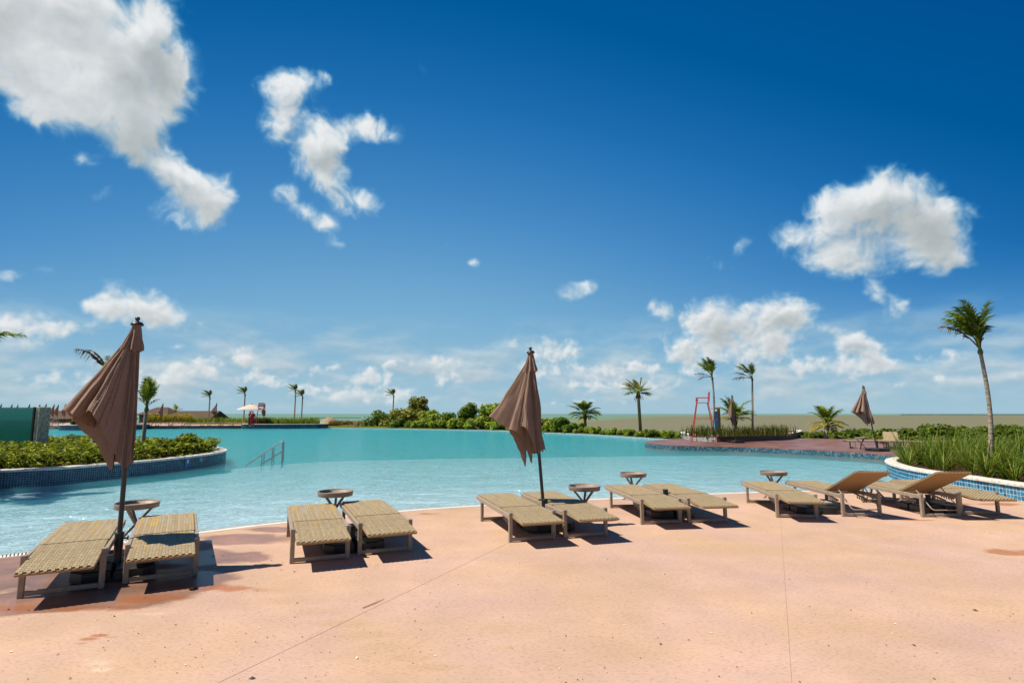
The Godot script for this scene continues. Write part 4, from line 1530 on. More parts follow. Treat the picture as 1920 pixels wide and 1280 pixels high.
func near_things() -> void:
	var where := {"A1": [-4.322, -5.718, 29.3], "A2": [-3.655, -6.181, 29.7], "B1": [-2.247, -6.921, 22.7], "B2": [-1.574, -7.307, 23.3], "C1": [0.274, -7.984, 17.0], "C2": [1.026, -8.222, 17.1], "D1": [2.329, -9.165, 7.7], "D2": [3.089, -9.288, 8.7], "E1": [4.712, -9.693, -5.5], "E2": [5.855, -9.814, 1.0], "F1": [7.15, -9.769, 1.0], "F2": [7.98, -10.0, -2.0]}
	var says := {
		"A1": "flat woven lounger on wet red deck, on the planter side of the pole",
		"A2": "flat woven lounger with orange stripes and a parasol shadow across its head",
		"B1": "flat woven lounger with faded yellow and grey strips beside the wet red deck",
		"B2": "flat woven lounger paired with the faded yellow one, nearer the leaning parasol",
		"C1": "flat woven lounger directly in front of the leaning parasol pole",
		"C2": "flat woven lounger with a dark parasol shadow across its seat and hinge",
		"D1": "flat woven lounger next after the leaning parasol's pair, black stem at its side",
		"D2": "flat woven lounger with black stem showing beside its seat, away from leaning parasol",
		"E1": "flat woven lounger beside the lounger with raised back, grey slab beneath",
		"E2": "woven lounger with raised back, standing next to a flat lounger with side table",
		"F1": "woven lounger with raised back, nearest the bright blue mosaic planter",
		"F2": "flat woven lounger half hidden behind a raised back, along the bright blue planter"}
	for k in where:
		var w: Array = where[k]
		var up: bool = k == "E2" or k == "F1"
		var o: Node3D
		if up:
			if lounger_up == null:
				lounger_up = make_lounger(true, 0.04, says[k], "woven loungers along the pool edge")
				o = lounger_up
			else:
				o = copy(lounger_up, Vector3.ZERO, 0, says[k])
		elif k == "A2" or k == "B1":
			o = make_lounger(false, 0.3 if k == "A2" else 0.2, says[k], "woven loungers along the pool edge")
		elif lounger_flat == null:
			lounger_flat = make_lounger(false, 0.05, says[k], "woven loungers along the pool edge")
			o = lounger_flat
		else:
			o = copy(lounger_flat, Vector3.ZERO, 0, says[k])
		o.position = Vector3(w[0], 0, w[1])
		o.rotation.y = deg_to_rad(w[2])
	var bases := [[-4.27, -6.4, 29.0, 1, "black parasol base holding the upright parasol's pole, grey slab on top"], [-2.07, -7.62, 23.0, 0, "black parasol base under the pair with faded yellow strips"], [0.5, -8.85, 17.0, 0, "black parasol base holding the leaning parasol's pole"], [2.62, -9.95, 8.0, 0, "black parasol base with bare stem between two flat loungers"], [5.28, -10.35, 0.0, 2, "black parasol base with grey slab beside lounger with raised back"], [7.45, -10.45, 0.0, 0, "black parasol base under the loungers nearest the bright blue planter"]]
	for b in bases:
		make_base(b[4], Vector3(b[0], 0, b[1]), deg_to_rad(b[2]), b[3], 0.27 if b[0] == -2.07 or b[0] > 5.0 else 0.427)
	make_parasol("folded brown parasol standing upright on wet red deck, canopy blown sideways", Vector3(-4.27, 0, -6.4), 0.588, 0.0, 2.77, loop_a, 3)
	make_parasol("folded brown parasol leaning, between two loungers at the pool's dry edge", Vector3(0.5, 0, -8.85), 0.0, 0.078, 2.72, loop_c, 5)
	var tabs := [[-5.0, -7.8, "round tray table at the foot of the orange striped lounger"], [-2.7, -8.92, "round tray table behind the lounger with faded yellow strips"], [1.19, -9.58, "round tray table beside the lounger with parasol shadow on its seat"], [2.42, -11.6, "round tray table behind the lounger pair with bare black stem"], [5.36, -11.9, "round tray table behind the flat lounger next to a raised back"], [7.32, -11.8, "round tray table hidden behind the raised lounger back"]]
	for k in tabs.size():
		var o := make_table(tabs[k][2], Vector3(tabs[k][0], 0, tabs[k][1]), 0.5 + k * 0.37)
		if table0 == null:
			table0 = o
	# stair handrail standing in the pool
	var a := G(528, 867, -0.03)
	handrail("steel stair handrail rising from the shallow water beside mosaic planter", a, 0.98, 0.74, Vector3(-1, 0, 0.12), Vector3(-0.35, 0, -1.0).normalized() * 1.0)
func handrail(label: String, a: Vector3, run: float, rise: float, down: Vector3, across: Vector3) -> void:
	var t := thing("stair_handrail", label, "handrail", Vector3(a.x, -0.3, a.z))
	var y0 := 0.27
	for k in 2:
		var o := across * k
		var mb := MB.new()
		var top := o + Vector3.UP * (y0 + rise)
		var low := o + down * run * 1.25 + Vector3.UP * (y0 - 0.12)
		mb.tube(PackedVector3Array([o + Vector3.UP * 0.0, o + Vector3.UP * (y0 + rise - 0.05), top + down * 0.05 + Vector3.UP * 0.01, low]), PackedFloat32Array([0.024]), 8)
		part("rail", mb, M.steel, t)
		mb = MB.new()
		mb.rod(o + Vector3.UP * (y0 + rise * 0.5), o + down * run * 0.75 + Vector3.UP * (y0 - 0.1), 0.017, 0.017, 7)
		part("lower_rail", mb, M.steel, t)
		for f in [0.35, 0.7]:
			mb = MB.new()
			mb.rod(o + down * run * f + Vector3.UP * 0.0, o + down * run * f + Vector3.UP * (y0 + rise - (rise + 0.12) * f / 1.25 - 0.01), 0.018, 0.018, 7)
			part("post", mb, M.steel, t)
	var mb := MB.new()
	mb.rod(Vector3.UP * (y0 + rise * 0.48), across + Vector3.UP * (y0 + rise * 0.48), 0.015, 0.015, 7)
	part("tie_bar", mb, M.steel, t)

# ---------------------------------------------------------------- people: one continuous surface round a skeleton
func body_mesh(bones: Array, cell: float, blend: float) -> Mesh:
	var lo := Vector3.ONE * 1e9
	var hi := -lo
	for b in bones:
		for e in [0, 1]:
			var r: float = maxf(b[2], b[3]) + cell * 2.0
			lo = lo.min(b[e] - Vector3.ONE * r)
			hi = hi.max(b[e] + Vector3.ONE * r)
	var n := Vector3i(((hi - lo) / cell).ceil()) + Vector3i.ONE
	var f := PackedFloat32Array()
	f.resize(n.x * n.y * n.z)
	for k in n.z:
		for j in n.y:
			for i in n.x:
				var p := lo + Vector3(i, j, k) * cell
				var d := 1e9
				for b in bones:
					var ab: Vector3 = b[1] - b[0]
					var h := clampf((p - b[0]).dot(ab) / maxf(ab.length_squared(), 1e-8), 0, 1)
					var q: float = p.distance_to(b[0] + ab * h) - lerpf(b[2], b[3], h)
					var m := clampf(0.5 + 0.5 * (q - d) / blend, 0, 1)
					d = q if d > 1e8 else lerpf(q, d, m) - blend * m * (1.0 - m)
				f[(k * n.y + j) * n.x + i] = d
	var at := func(i: int, j: int, k: int) -> float: return f[(k * n.y + j) * n.x + i]
	var ids := {}
	var st := SurfaceTool.new()
	st.begin(Mesh.PRIMITIVE_TRIANGLES)
	st.set_smooth_group(0)
	var count := 0
	for k in n.z - 1:
		for j in n.y - 1:
			for i in n.x - 1:
				var s := Vector3.ZERO
				var c := 0
				var v := []
				for e in 8:
					v.append(at.call(i + (e & 1), j + ((e >> 1) & 1), k + (e >> 2)))
				for e in 8:
					for ax in [1, 2, 4]:
						if not e & ax and (v[e] < 0.0) != (v[e | ax] < 0.0):
							var w: float = v[e] / (v[e] - v[e | ax])
							var p := Vector3(e & 1, (e >> 1) & 1, e >> 2)
							p += Vector3(1 if ax == 1 else 0, 1 if ax == 2 else 0, 1 if ax == 4 else 0) * w
							s += p
							c += 1
				if c:
					ids[Vector3i(i, j, k)] = count
					count += 1
					st.add_vertex(lo + (Vector3(i, j, k) + s / c) * cell)
	for k in range(1, n.z - 1):
		for j in range(1, n.y - 1):
			for i in range(1, n.x - 1):
				var a: float = at.call(i, j, k)
				for ax in 3:
					var e := Vector3i(1 if ax == 0 else 0, 1 if ax == 1 else 0, 1 if ax == 2 else 0)
					var b: float = at.call(i + e.x, j + e.y, k + e.z)
					if (a < 0.0) == (b < 0.0):
						continue
					var u := Vector3i(1 if ax == 1 else 0, 1 if ax == 2 else 0, 1 if ax == 0 else 0)
					var w := Vector3i(1 if ax == 2 else 0, 1 if ax == 0 else 0, 1 if ax == 1 else 0)
					var o := Vector3i(i, j, k)
					var q := [ids[o], ids[o - u], ids[o - u - w], ids[o - w]]
					if a < 0.0:
						q.reverse()
					for x in [0, 1, 2, 0, 2, 3]:
						st.add_index(q[x])
	st.generate_normals()
	return st.commit()
func person(label: String, at: Vector3, turn: float, top: Material, hold: float) -> void:
	var t := thing("person", label, "person", at, turn)
	var bones := [
		[Vector3(0, 0.98, 0), Vector3(0, 1.32, 0), 0.14, 0.155], [Vector3(-0.15, 1.38, 0), Vector3(0.15, 1.38, 0), 0.065, 0.065], [Vector3(0, 1.4, 0), Vector3(0, 1.52, 0.01), 0.055, 0.05], [Vector3(0, 1.58, 0.015), Vector3(0, 1.64, 0.01), 0.085, 0.09],
		[Vector3(-0.09, 0.95, 0), Vector3(-0.1, 0.5, 0.02), 0.1, 0.07], [Vector3(-0.1, 0.5, 0.02), Vector3(-0.1, 0.09, -0.01), 0.068, 0.045], [Vector3(-0.1, 0.045, -0.02), Vector3(-0.11, 0.03, 0.13), 0.042, 0.03],
		[Vector3(0.09, 0.95, 0), Vector3(0.11, 0.5, 0.03), 0.1, 0.07], [Vector3(0.11, 0.5, 0.03), Vector3(0.12, 0.09, 0.0), 0.068, 0.045], [Vector3(0.12, 0.045, -0.01), Vector3(0.14, 0.03, 0.14), 0.042, 0.03],
		[Vector3(-0.18, 1.37, 0), Vector3(-0.27, 1.1, 0.05 + hold * 0.1), 0.055, 0.043], [Vector3(-0.27, 1.1, 0.05 + hold * 0.1), Vector3(-0.14, 1.1 + hold * 0.3, 0.26), 0.04, 0.03], [Vector3(0.18, 1.37, 0), Vector3(0.27, 1.09, 0.02), 0.055, 0.043], [Vector3(0.27, 1.09, 0.02), Vector3(0.27, 0.84, 0.09), 0.04, 0.03]]
	put("body", body_mesh(bones, 0.034, 0.05), M.skin, t)
	var shirt := [[Vector3(0, 0.96, 0), Vector3(0, 1.32, 0), 0.165, 0.172], [Vector3(-0.15, 1.37, 0), Vector3(0.15, 1.37, 0), 0.083, 0.083], [Vector3(-0.18, 1.37, 0), Vector3(-0.26, 1.15, 0.04 + hold * 0.08), 0.073, 0.066], [Vector3(0.18, 1.37, 0), Vector3(0.26, 1.15, 0.02), 0.073, 0.066]]
	put("shirt", body_mesh(shirt, 0.036, 0.05), top, t)
	var legs := [[Vector3(0, 0.93, 0), Vector3(0, 0.97, 0), 0.15, 0.15], [Vector3(-0.09, 0.92, 0), Vector3(-0.1, 0.5, 0.02), 0.115, 0.088], [Vector3(-0.1, 0.5, 0.02), Vector3(-0.1, 0.16, -0.01), 0.088, 0.078], [Vector3(0.09, 0.92, 0), Vector3(0.11, 0.5, 0.03), 0.115, 0.088], [Vector3(0.11, 0.5, 0.03), Vector3(0.12, 0.16, 0), 0.088, 0.078]]
	put("trousers", body_mesh(legs, 0.036, 0.05), top, t)
	var hair := [[Vector3(0, 1.66, -0.01), Vector3(0, 1.58, -0.045), 0.098, 0.085]]
	put("hair", body_mesh(hair, 0.03, 0.03), M.hair, t)

# ---------------------------------------------------------------- the far shore of the pool and the spit of deck
func guard_chair(label: String, at: Vector3, turn: float) -> Node3D:
	var t := thing("lifeguard_chair", label, "lifeguard chair", at, turn)
	var SH := 2.15
	var foot := []
	var head := []
	for sx in [-1.0, 1.0]:
		for sz in [-1.0, 1.0]:
			var p := Vector3(0.66 * sx, 0, 0.5 * sz)
			var q := Vector3(0.3 * sx, SH, 0.29 * sz)
			foot.append(p)
			head.append(q)
			var mb := MB.new()
			mb.rod(p, q, 0.023, 0.023, 8)
			part("leg", mb, M.red, t)
	for pr in [[0, 1], [2, 3], [0, 2], [1, 3]]:
		for f in ([0.13, 0.36, 0.6, 0.82] if pr[0] == 0 and pr[1] == 1 else [0.13, 0.6]):
			var mb := MB.new()
			mb.rod(foot[pr[0]].lerp(head[pr[0]], f), foot[pr[1]].lerp(head[pr[1]], f), 0.016, 0.016, 7)
			part("rung", mb, M.red, t)
	var mb := MB.new()
	for k in 5:
		mb.box(Vector3(-0.26 + k * 0.13, SH + 0.02, 0), Vector3(0.11, 0.03, 0.66), Basis(), 0.005)
	part("seat", mb, M.red, t)
	mb = MB.new()
	for k in 3:
		mb.box(Vector3(0.34 + k * 0.012, SH + 0.2 + k * 0.17, 0), Vector3(0.03, 0.13, 0.66), Basis(Vector3.BACK, -0.1), 0.005)
	mb.rod(Vector3(0.34, SH, 0.3), Vector3(0.39, SH + 0.62, 0.3), 0.02, 0.02, 7)
	mb.rod(Vector3(0.34, SH, -0.3), Vector3(0.39, SH + 0.62, -0.3), 0.02, 0.02, 7)
	part("backrest", mb, M.red, t)
	for s in [-1.0, 1.0]:
		mb = MB.new()
		mb.box(Vector3(0.02, SH + 0.3, 0.33 * s), Vector3(0.68, 0.035, 0.06), Basis(), 0.006)
		mb.rod(Vector3(-0.29, SH, 0.33 * s), Vector3(-0.29, SH + 0.29, 0.33 * s), 0.02, 0.02, 7)
		mb.box(Vector3(-0.29, SH + 0.17, 0.33 * s), Vector3(0.08, 0.12, 0.05), Basis(), 0.005)
		part("armrest", mb, M.red, t)
	return t
func far_places() -> void:
	# the spit of deck on the far right
	var PY := 0.16
	var pd := flat_of([[1209, 830], [1225, 832], [1260, 834.5], [1320, 836], [1390, 837.5], [1500, 842], [1613, 848], [1665, 852.5], [1740, 860]], PY)
	var way := spline(pd, 0.4)
	var poly := way.duplicate()
	poly.append_array(PackedVector2Array([Vector2(26, -17), Vector2(45, -22), Vector2(45, -36)]))
	poly.append_array(flat_of([[1560, 822.5], [1420, 820], [1300, 821], [1240, 824.5], [1216, 827]], PY))
	var mb := MB.new()
	mb.prism(poly, -0.65, PY)
	var wet := grain(mat(0.27, 0.125, 0.092, 0.42, 0.5), noise_tex(0.012, 512, [[0.0, Color(0.62, 0.58, 0.58)], [0.5, Color(0.86, 0.85, 0.85)], [1.0, Color(1, 1, 1)]], 5, 81), 0.12)
	var spit := structure("spit_deck", mb, wet)
	way.reverse()
	var tm := (way[12] - way[10]).normalized()
	if Vector2(tm.y, -tm.x).dot(-way[11]) < 0:
		way.reverse()
	mb = MB.new()
	tiles_on(mb, way, -0.07, PY - 0.025, 0.068, [Color(0.02, 0.1, 0.15), Color(0.03, 0.14, 0.19), Color(0.1, 0.2, 0.24), Color(0.014, 0.06, 0.1)], 0.004)
	part("edge_tiles", mb, M.tile, spit).set_meta("kind", "stuff")
	# its planter
	var fp := [[1488, 823], [1430, 826.5], [1380, 828.5], [1335, 828.5], [1300, 826.5]]
	var op := flat_of(fp, PY)
	op.append_array(flat_of([[1283, 823.5], [1277, 820.5], [1286, 818.5]], PY))
	op.append_array(flat_of([[1340, 817.2], [1420, 816.2], [1500, 815.6]], PY))
	var fw := flat_of(fp, PY)
	fw.append_array(flat_of([[1283, 823.5], [1277, 820.5]], PY))
	fw = spline(fw, 0.3)
	var ft := (fw[6] - fw[4]).normalized()
	if Vector2(ft.y, -ft.x).dot(-fw[5]) < 0:
		fw.reverse()
	var spl := planter("spit_planter", "low white coped planter behind the red lifeguard chair on the spit", op, PY - 0.05, PY + 0.38, 0.25, fw, 0.0, [], grain(mat(0.085, 0.08, 0.09, 0.6, 0.4), noise_tex(0.06, 256, [[0.0, Color(0.6, 0.6, 0.6)], [1.0, Color(1, 1, 1)]], 3, 82), 1.0))
	# pale mosaic face at its rounded end
	mb = MB.new()
	var endw := PackedVector2Array()
	for q in fw:
		var x := pixel_x(Vector3(q.x, 0.4, q.y))
		if x < 1350:
			endw.append(q)
	tiles_on(mb, endw, PY + 0.01, PY + 0.32, 0.1, [Color(0.36, 0.4, 0.42), Color(0.2, 0.24, 0.28), Color(0.5, 0.52, 0.52)], -0.02)
	var mm := part("mosaic_tiles", mb, M.tile, spl.node)
	mm.set_meta("kind", "stuff")
	guard_chair("tall red lifeguard chair in front of the white coped spit planter", G(1320, 828, PY), -0.24)
	# outdoor shower with blue panel and orange frame
	var sp := G(1346, 823, PY)
	var sh := thing("beach_shower", "blue panelled shower with orange post behind the red chair", "shower", Vector3(D(1346, 800, 33.5).x, 0.3, -33.5), 0.5)
	mb = MB.new()
	for k in 3:
		mb.box(Vector3(-0.12, 0.32 + k * 0.5, 0), Vector3(0.32, 0.49, 0.08), Basis(), 0.006)
	part("panel", mb, M.blue, sh)
	mb = MB.new()
	mb.box(Vector3(0.13, 0.84, 0), Vector3(0.13, 1.68, 0.14), Basis(), 0.008)
	mb.box(Vector3(-0.1, 1.72, 0), Vector3(0.6, 0.07, 0.16), Basis(), 0.008)
	part("frame", mb, M.orange, sh)
	# parasols, loungers and table on the spit
	var u1 := G(1380, 830, PY)
	make_parasol("folded brown parasol beside the red lifeguard chair on the spit", u1, -0.5, 0.03, 2.55, loop_c.map(func(v): return Vector3(v.x * 0.45, v.y, v.z)), 15, 16, 4)
	var u2 := G(1646, 845.5, PY)
	make_parasol("folded brown parasol leaning far over the loungers on the spit", u2, -0.2, 0.13, 2.75, loop_a, 16, 16, 4)
	for q in [u1, u2]:
		make_base("black parasol base on the spit, " + ("beside the lifeguard chair" if q == u1 else "under the leaning parasol"), q, 0.2, 0)
	copy(lounger_flat, G(1672, 841, PY), deg_to_rad(78), "flat woven lounger on the spit under the far leaning parasol", "loungers on the spit")
	var lu := copy(lounger_up, G(1672, 838.5, PY), deg_to_rad(148), "woven lounger with raised back on the spit, backed by shrubs", "loungers on the spit")
	lu.get_node("backrest").rotation.x = -0.34
	copy(lounger_flat, G(1735, 842, PY), deg_to_rad(95), "flat woven lounger partly hidden by strap leaved plants", "loungers on the spit")
	copy(lounger_flat, G(1800, 844, PY), deg_to_rad(92), "flat woven lounger showing through the strap leaved plants", "loungers on the spit")
	copy(table0, G(1617, 843, PY), 0.3, "round tray table on the spit beside the flat lounger")
	# the far deck on the left
	var FY := 0.3
	mb = MB.new()
	mb.prism(PackedVector2Array([Vector2(-100, -69.5), Vector2(-43.8, -69), Vector2(-33, -71.5), Vector2(-26, -74), Vector2(-26, -92), Vector2(-100, -92)]), -0.7, FY)
	var fdk := structure("far_deck", mb, mat(0.42, 0.27, 0.2, 0.85, 0.3))
	mb = MB.new()
	tiles_on(mb, PackedVector2Array([Vector2(-33, -71.5), Vector2(-43.8, -69), Vector2(-80, -69.36)]), -0.1, FY - 0.04, 0.18, [Color(0.012, 0.045, 0.075), Color(0.018, 0.06, 0.1)], 0.01)
	part("edge_tiles", mb, M.tile_dark, fdk).set_meta("kind", "stuff")
	var navy := [Color(0.012, 0.06, 0.105), Color(0.018, 0.08, 0.13), Color(0.01, 0.045, 0.08)]
	var q1 := PackedVector2Array([Vector2(-23.9, -71.2), Vector2(-26, -70.3), Vector2(-29, -69.8), Vector2(-33, -70.2)])
	var o1 := q1.duplicate()
	o1.append_array(PackedVector2Array([Vector2(-33, -74.5), Vector2(-24.5, -75)]))
	planter("far_planter", "far dark mosaic planter with grass hedge at the pool's overflow corner", o1, -0.65, 0.5, 0.3, spline(q1, 0.4), 0.16, navy, mat(0.06, 0.1, 0.13, 0.8, 0.2))
	var q2 := PackedVector2Array([Vector2(-43.5, -63.5), Vector2(-46, -62.6), Vector2(-49.8, -63.2), Vector2(-50.4, -65.5)])
	var o2 := q2.duplicate()
	o2.append_array(PackedVector2Array([Vector2(-50.2, -69), Vector2(-43.5, -69)]))
	planter("far_planter", "far blue mosaic planter with green bush, beside stainless pool steps", o2, -0.65, 0.52, 0.3, spline(q2, 0.4), 0.14, navy, mat(0.06, 0.1, 0.13, 0.8, 0.2))
	bush("planter_bush", "round green bush in the far blue mosaic planter", "bush", 152, 783, 17, 66, 0.45, [Color(0.07, 0.12, 0.02), Color(0.11, 0.16, 0.03)], 0.22, "", 7)
	# a run of folded parasols
	var par: Node3D
	var tops := [[2, 755], [22, 757], [33, 758], [55, 757], [74, 758], [86, 758], [101, 758], [109, 757], [122, 758], [134, 760]]
	for k in tops.size():
		var dpt := 76.0 + (k * 7) % 5 * 1.5
		var p := D(tops[k][0], tops[k][1], dpt)
		var at := Vector3(p.x, FY, p.z)
		if par == null:
			par = make_parasol("folded brown parasol in the row before the long brown roof", at, 0.0, 0.0, 2.75, loop_a, 21, 12, 3, "row of folded parasols before the brown roof")
		else:
			copy(par, at, rng.randf_range(-0.5, 0.5))
	copy(par, G(403, 797.5, FY), 1.2, "dark folded parasol at the end of the brown roof, beside a palm", "parasols on the far deck")
	copy(par, G(302, 797, FY), 0.3, "folded parasol before the yellow hedge and small gabled roof", "parasols on the far deck")
	copy(par, G(494, 797, FY), -0.9, "dark folded parasol beside the far red lifeguard chair", "parasols on the far deck")
	for x in [[280, 798, "first"], [318, 798, ""], [343, 797.5, ""], [378, 798, ""], [415, 797.5, ""], [436, 797.5, ""], [455, 798, ""], [60, 798, ""], [93, 798, ""], [112, 798, ""]]:
		copy(lounger_flat, G(x[0], x[1], FY), deg_to_rad(90 + rng.randf_range(-10, 10)), "low woven lounger in the row on the far pink deck", "loungers on the far deck")
	# open parasol, guard chair and two people
	var op2 := G(469, 797.3, FY)
	var t := thing("open_parasol", "open cream parasol standing over the two people by the pool", "parasol", op2)
	mb = MB.new()
	mb.rod(Vector3(0, 0, 0), Vector3(0, 2.65, 0), 0.03, 0.025, 8)
	part("pole", mb, M.pole, t)
	mb = MB.new()
	mb.lathe(Vector3(0, 2.0, 0), [[1.75, -0.08], [1.72, 0.0], [1.0, 0.3], [0.35, 0.53], [0.05, 0.62], [0.0, 0.63]], 8)
	part("canopy", mb, M.cream, t)
	mb = MB.new()
	mb.lathe(Vector3(0, 2.62, 0), [[0.1, 0.0], [0.08, 0.05], [0.0, 0.12]], 8)
	part("finial", mb, M.black, t)
	guard_chair("far red lifeguard chair beside the open cream parasol", G(487, 797.5, FY), -1.1)
	person("person in maroon shirt and trousers standing at the far pool edge", G(472, 799, FY), 0.4, M.maroon, 0.6)
	person("person in dark clothes close beside the one in maroon", G(467.5, 798.4, FY), 1.2, M.navy, 0.9)
	# pool steps on the far left
	handrail("stainless pool step rails before the long brown roof", G(104, 801, -0.03), 1.6, 1.15, Vector3(-1, 0, 0.3), Vector3(-0.5, 0, -0.9))
	# buildings
	for b in [[57, 222, 769.5, 785, 96, 800, "long low building with plain brown roof behind the parasol row", 0.0], [318, 402, 770, 784, 95, 800, "long low building with flat brown roof behind the grass hedge", 0.0], [262, 322, 763, 777, 105, 800, "small tan building with brown gabled roof behind the yellow hedge", 1.0]]:
		var l := D(b[0], b[2], b[4])
		var r := D(b[1], b[2], b[4])
		var ev := D(b[0], b[3], b[4]).y
		var cx := (l.x + r.x) * 0.5
		var hw := (r.x - l.x) * 0.5
		var node := thing("building", b[6], "building", Vector3(cx, -1.0, l.z))
		var ry: float = l.y + 1.0
		ev += 1.0
		mb = MB.new()
		mb.box(Vector3(0, ev * 0.5, -2.0), Vector3(hw * 1.9, ev, 4.6))
		part("wall", mb, M.wall, node)
		mb = MB.new()
		var k: float = 0.35 if b[7] > 0 else 0.98
		mb.quad(Vector3(-hw, ev, 1.2), Vector3(hw, ev, 1.2), Vector3(hw * k, ry, -2.0), Vector3(-hw * k, ry, -2.0))
		mb.quad(Vector3(hw, ev, -5.2), Vector3(-hw, ev, -5.2), Vector3(-hw * k, ry, -2.0), Vector3(hw * k, ry, -2.0))
		mb.quad(Vector3(-hw, ev, -5.2), Vector3(-hw, ev, 1.2), Vector3(-hw * k, ry, -2.0), Vector3(-hw * k, ry, -2.0))
		mb.quad(Vector3(hw, ev, 1.2), Vector3(hw, ev, -5.2), Vector3(hw * k, ry, -2.0), Vector3(hw * k, ry, -2.0))
		mb.box(Vector3(0, ev - 0.06, -2.0), Vector3(hw * 2.0, 0.1, 6.4))
		part("roof", mb, M.brown, node)
		for w in 5:
			mb = MB.new()
			mb.box(Vector3(-hw * 0.8 + w * hw * 0.4, ev - 0.75, 0.32), Vector3(hw * 0.26, 0.9, 0.1), Basis(), 0.01)
			part("window", mb, M.pane, node)
	# thatched huts
	for h in [[618, 781, 19, 84, "thatched hut with pale cone roof beyond the overflow edge"], [582, 781.5, 9, 92, "smaller thatched hut top showing over the grass hedge"]]:
		var top := D(h[0], h[1], h[3])
		var R: float = h[2] * h[3] / F
		var node := thing("thatched_hut", h[4], "hut", Vector3(top.x, -0.8, top.z))
		var hh := top.y + 0.8
		mb = MB.new()
		mb.lathe(Vector3.ZERO, [[R, hh - 0.95], [R * 0.95, hh - 0.8], [R * 0.5, hh - 0.32], [R * 0.2, hh - 0.06], [0.0, hh]], 22)
		for k in 90:
			var a := rng.randf() * TAU
			var d := Vector3(cos(a), 0, sin(a))
			blade(mb, d * R * 0.97 + Vector3.UP * (hh - 0.86), (d * 0.4 + Vector3.DOWN).normalized(), rng.randf_range(0.1, 0.28), 0.07, 0.2, 2)
		part("roof", mb, M.thatch, node)
		for k in 7:
			var a := TAU * k / 7.0
			mb = MB.new()
			mb.rod(Vector3(cos(a) * R * 0.8, 0, sin(a) * R * 0.8), Vector3(cos(a) * R * 0.78, hh - 0.75, sin(a) * R * 0.78), 0.06, 0.05, 6)
			part("post", mb, M.stem, node)
		mb = MB.new()
		mb.lathe(Vector3.ZERO, [[R * 0.7, 0.0], [R * 0.7, hh - 1.0]], 14)
		part("wall", mb, M.wall, node)
	var cb := D(667, 798, 77)
	t = thing("concrete_block", "small tan concrete block on the lawn before orange flowers", "block", Vector3(cb.x, 0.0, cb.z))
	mb = MB.new()
	mb.box(Vector3(0, 0.3, 0), Vector3(0.58, 0.6, 0.5), Basis(), 0.03)
	part("block", mb, mat(0.36, 0.26, 0.15, 0.9), t)
	# dark lines far out on the water
	for l in [[590, 676, 783.5, "thin dark breakwater across the sea behind the thatched huts"], [1690, 1925, 777.6, "long low dark sandbar on the horizon beyond the tallest palm"]]:
		var a := G(l[0], l[2], -6)
		var b := G(l[1], l[2], -6)
		var node := thing("breakwater", l[3], "breakwater", a)
		mb = MB.new()
		var n := 40
		var hgt: float = 0.0009 * absf(a.z)
		for k in n:
			var f0 := float(k) / n
			mb.box((b - a) * (f0 + 0.5 / n) + Vector3.UP * hgt * 0.5, Vector3((b - a).length() / n * 1.05, hgt * rng.randf_range(0.8, 1.3), hgt * 3.0))
		part("rocks", mb, mat(0.04, 0.045, 0.04, 0.9), node)

